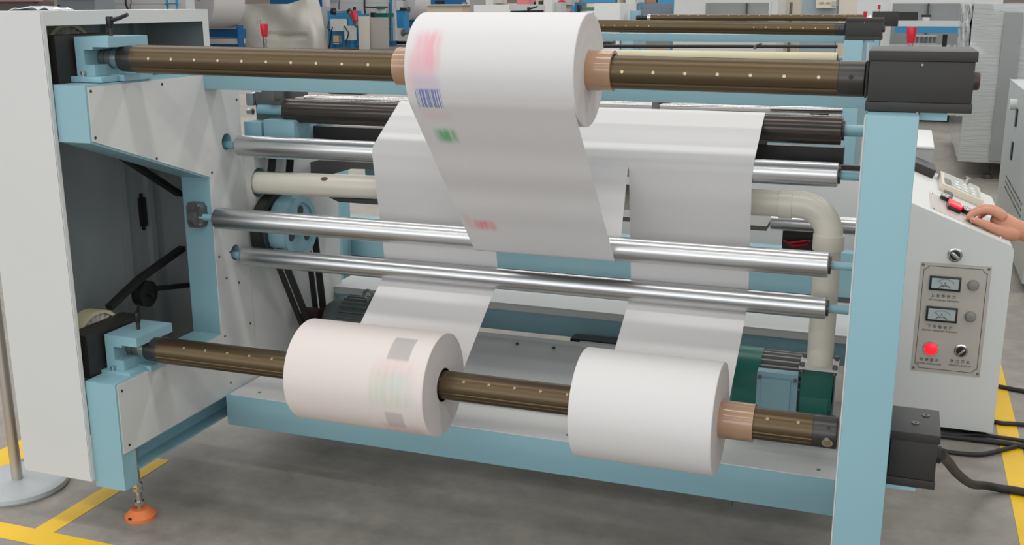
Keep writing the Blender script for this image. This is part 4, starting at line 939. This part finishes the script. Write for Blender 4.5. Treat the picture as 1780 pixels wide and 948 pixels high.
# middle of the hall: bench, printer, crates, racks seen over the upper roll
t = far('blue_machine', 'deep blue machine body above the beige bench', 'machine', None, 780, 30); ab('body', DEEPBLUE, t, 748, -30, 810, 9, 30); ab('edge', WC, t, 810, -30, 815, 10, 30); ab('black_fittings', BLACK, t, 756, 1, 770, 5.5, 29.9, .1); ab('handle', CHROME, t, 803, 4, 810, 8.5, 29.8, .1)
t = far('beige_bench', 'long beige bench just left of the second machine cover', 'bench', None, 770, 27); ab('front', BEIGE, t, 742, 9.5, 805, 112, 27, .7); ab('top', WC, t, 742, 7.8, 806, 9.4, 26.95, .8)
t = far('grey_machine', 'grey and white machine above the second machine cover', 'machine', None, 850, 22); ab('grey_body', mat('mid_grey', (148, 146, 142), .6), t, 816, -20, 843, 14, 22, .6); ab('white_body', WC, t, 843.5, -20, 858, 12, 22, .6); ab('tilted_panel', GREYP, t, 858.5, -6, 873, 5, 21.8, .3); ab('base', BEIGE, t, 858.5, 5.5, 900, 14, 21.9, .5)
o = ab('body', mat('pink_paint', (208, 120, 122), .6), None, 898, -8, 919, 7, 20.6, .4); o.name = 'pink_cabinet'; tag(o, 'pink cabinet beyond the black lever of the second machine', 'cabinet')
t = far('tool_rack', 'cluttered blue and black tool rack beside the pink cabinet', 'rack', None, 935, 20)
for x0, y0, x1, y1, m in ((924, 4, 932, 26, SKYBLUE), (932, -6, 936, 22, BEIGE), (936, 2, 944, 18, DKBOX), (928, 2, 931, 8, RED), (937, 18, 944, 27, GREYP), (920, 10, 924, 26, WC)): ab('rack_item', m, t, x0, y0, x1, y1, 20, .2)
for x in (921, 942): ab('rack_post', GUN, t, x, 10, x+1.5, 20, 20.21, .1)
t = far('switch_panel', 'white panel with a red stop button over the upper roll', 'panel', None, 952, 18); ab('body', WC, t, 945, -20, 960, 40, 18, .3); ab('side', GREYP, t, 960.5, 4, 975, 40, 18.1, .3); MB().tube(at(944.5, 24, 17.95), at(944.5, 24, 17.8), .03).build('stop_button', RED, t)
t = far('grey_machine', 'grey machine with a red hand wheel behind the upper roll', 'machine', None, 980, 19); ab('body', mat('light_grey', (178, 174, 170), .6), t, 961, -20, 993, 27, 19, .5); ab('seam', GUN, t, 978, 8.5, 993, 9.5, 18.98, .05); MB().tube(at(974.5, 8, 18.9), at(977, 8, 18.75), .08).build('hand_wheel', RED, t)
t = far('work_table', 'work table with a green top and clutter, right of the red hand wheel', 'table', None, 1020, 19); ab('green_top', PALEGREEN, t, 1005, 13, 1041, 18, 19, .6); ab('roller', CHROME, t, 1008, 19, 1036, 22.5, 18.9, .1); ab('frame', WC, t, 994, 23, 1042, 40, 19, .5); ab('white_box', WC, t, 1020, 6, 1040, 12.5, 19.2, .3)
for x0, y0, x1, y1, m in ((993, 10, 999, 22, SKYBLUE), (999, 4, 1003, 24, DEEPBLUE), (1003, 8, 1006, 20, BLACK)): ab('side_fitting', m, t, x0, y0, x1, y1, 18.9, .2)
t = far('blue_rack', 'blue rack with brown cartons behind the third machine cover', 'rack', None, 1080, 22)
for x0, y0, x1, y1, m in ((1012, -12, 1070, 4, SKYBLUE), (1073, -6, 1078, 5, BEIGE), (1088, -10, 1105, 10, WC), (1105, -5, 1120, 6, GREYP), (1122, -10, 1140, 4, mat('carton', (150, 126, 96), .8)), (1144, -10, 1170, 12, SKYBLUE)): ab('rack_item', m, t, x0, y0, x1, y1, 22, .3)
for x in (1012, 1090, 1168): ab('rack_post', SKYBLUE, t, x, -6, x+2, 20, 22.31, .1)
t = far('steel_shutter', 'stack of blue grey slats right of the third machine cover', 'shutter', None, 1140, 17)
for k in range(6): ab('slat', mat('slat_grey', (112, 128, 146), .4) if k == 0 else MATS['slat_grey'], t, 1114, 6+3.3*k, 1169, 8.9+3.3*k, 17, .1)
a = at(1169.3, 4, 17); b = at(1174, 27, 17); MB().box(a.x, b.x, 17, 17.2, 0, a.z).build('end_frame', SKYBLUE, t); a = at(1110, 4, 17); b = at(1113.8, 27, 17); MB().box(a.x, b.x, 17, 17.2, 0, a.z).build('end_frame', SKYBLUE, t)
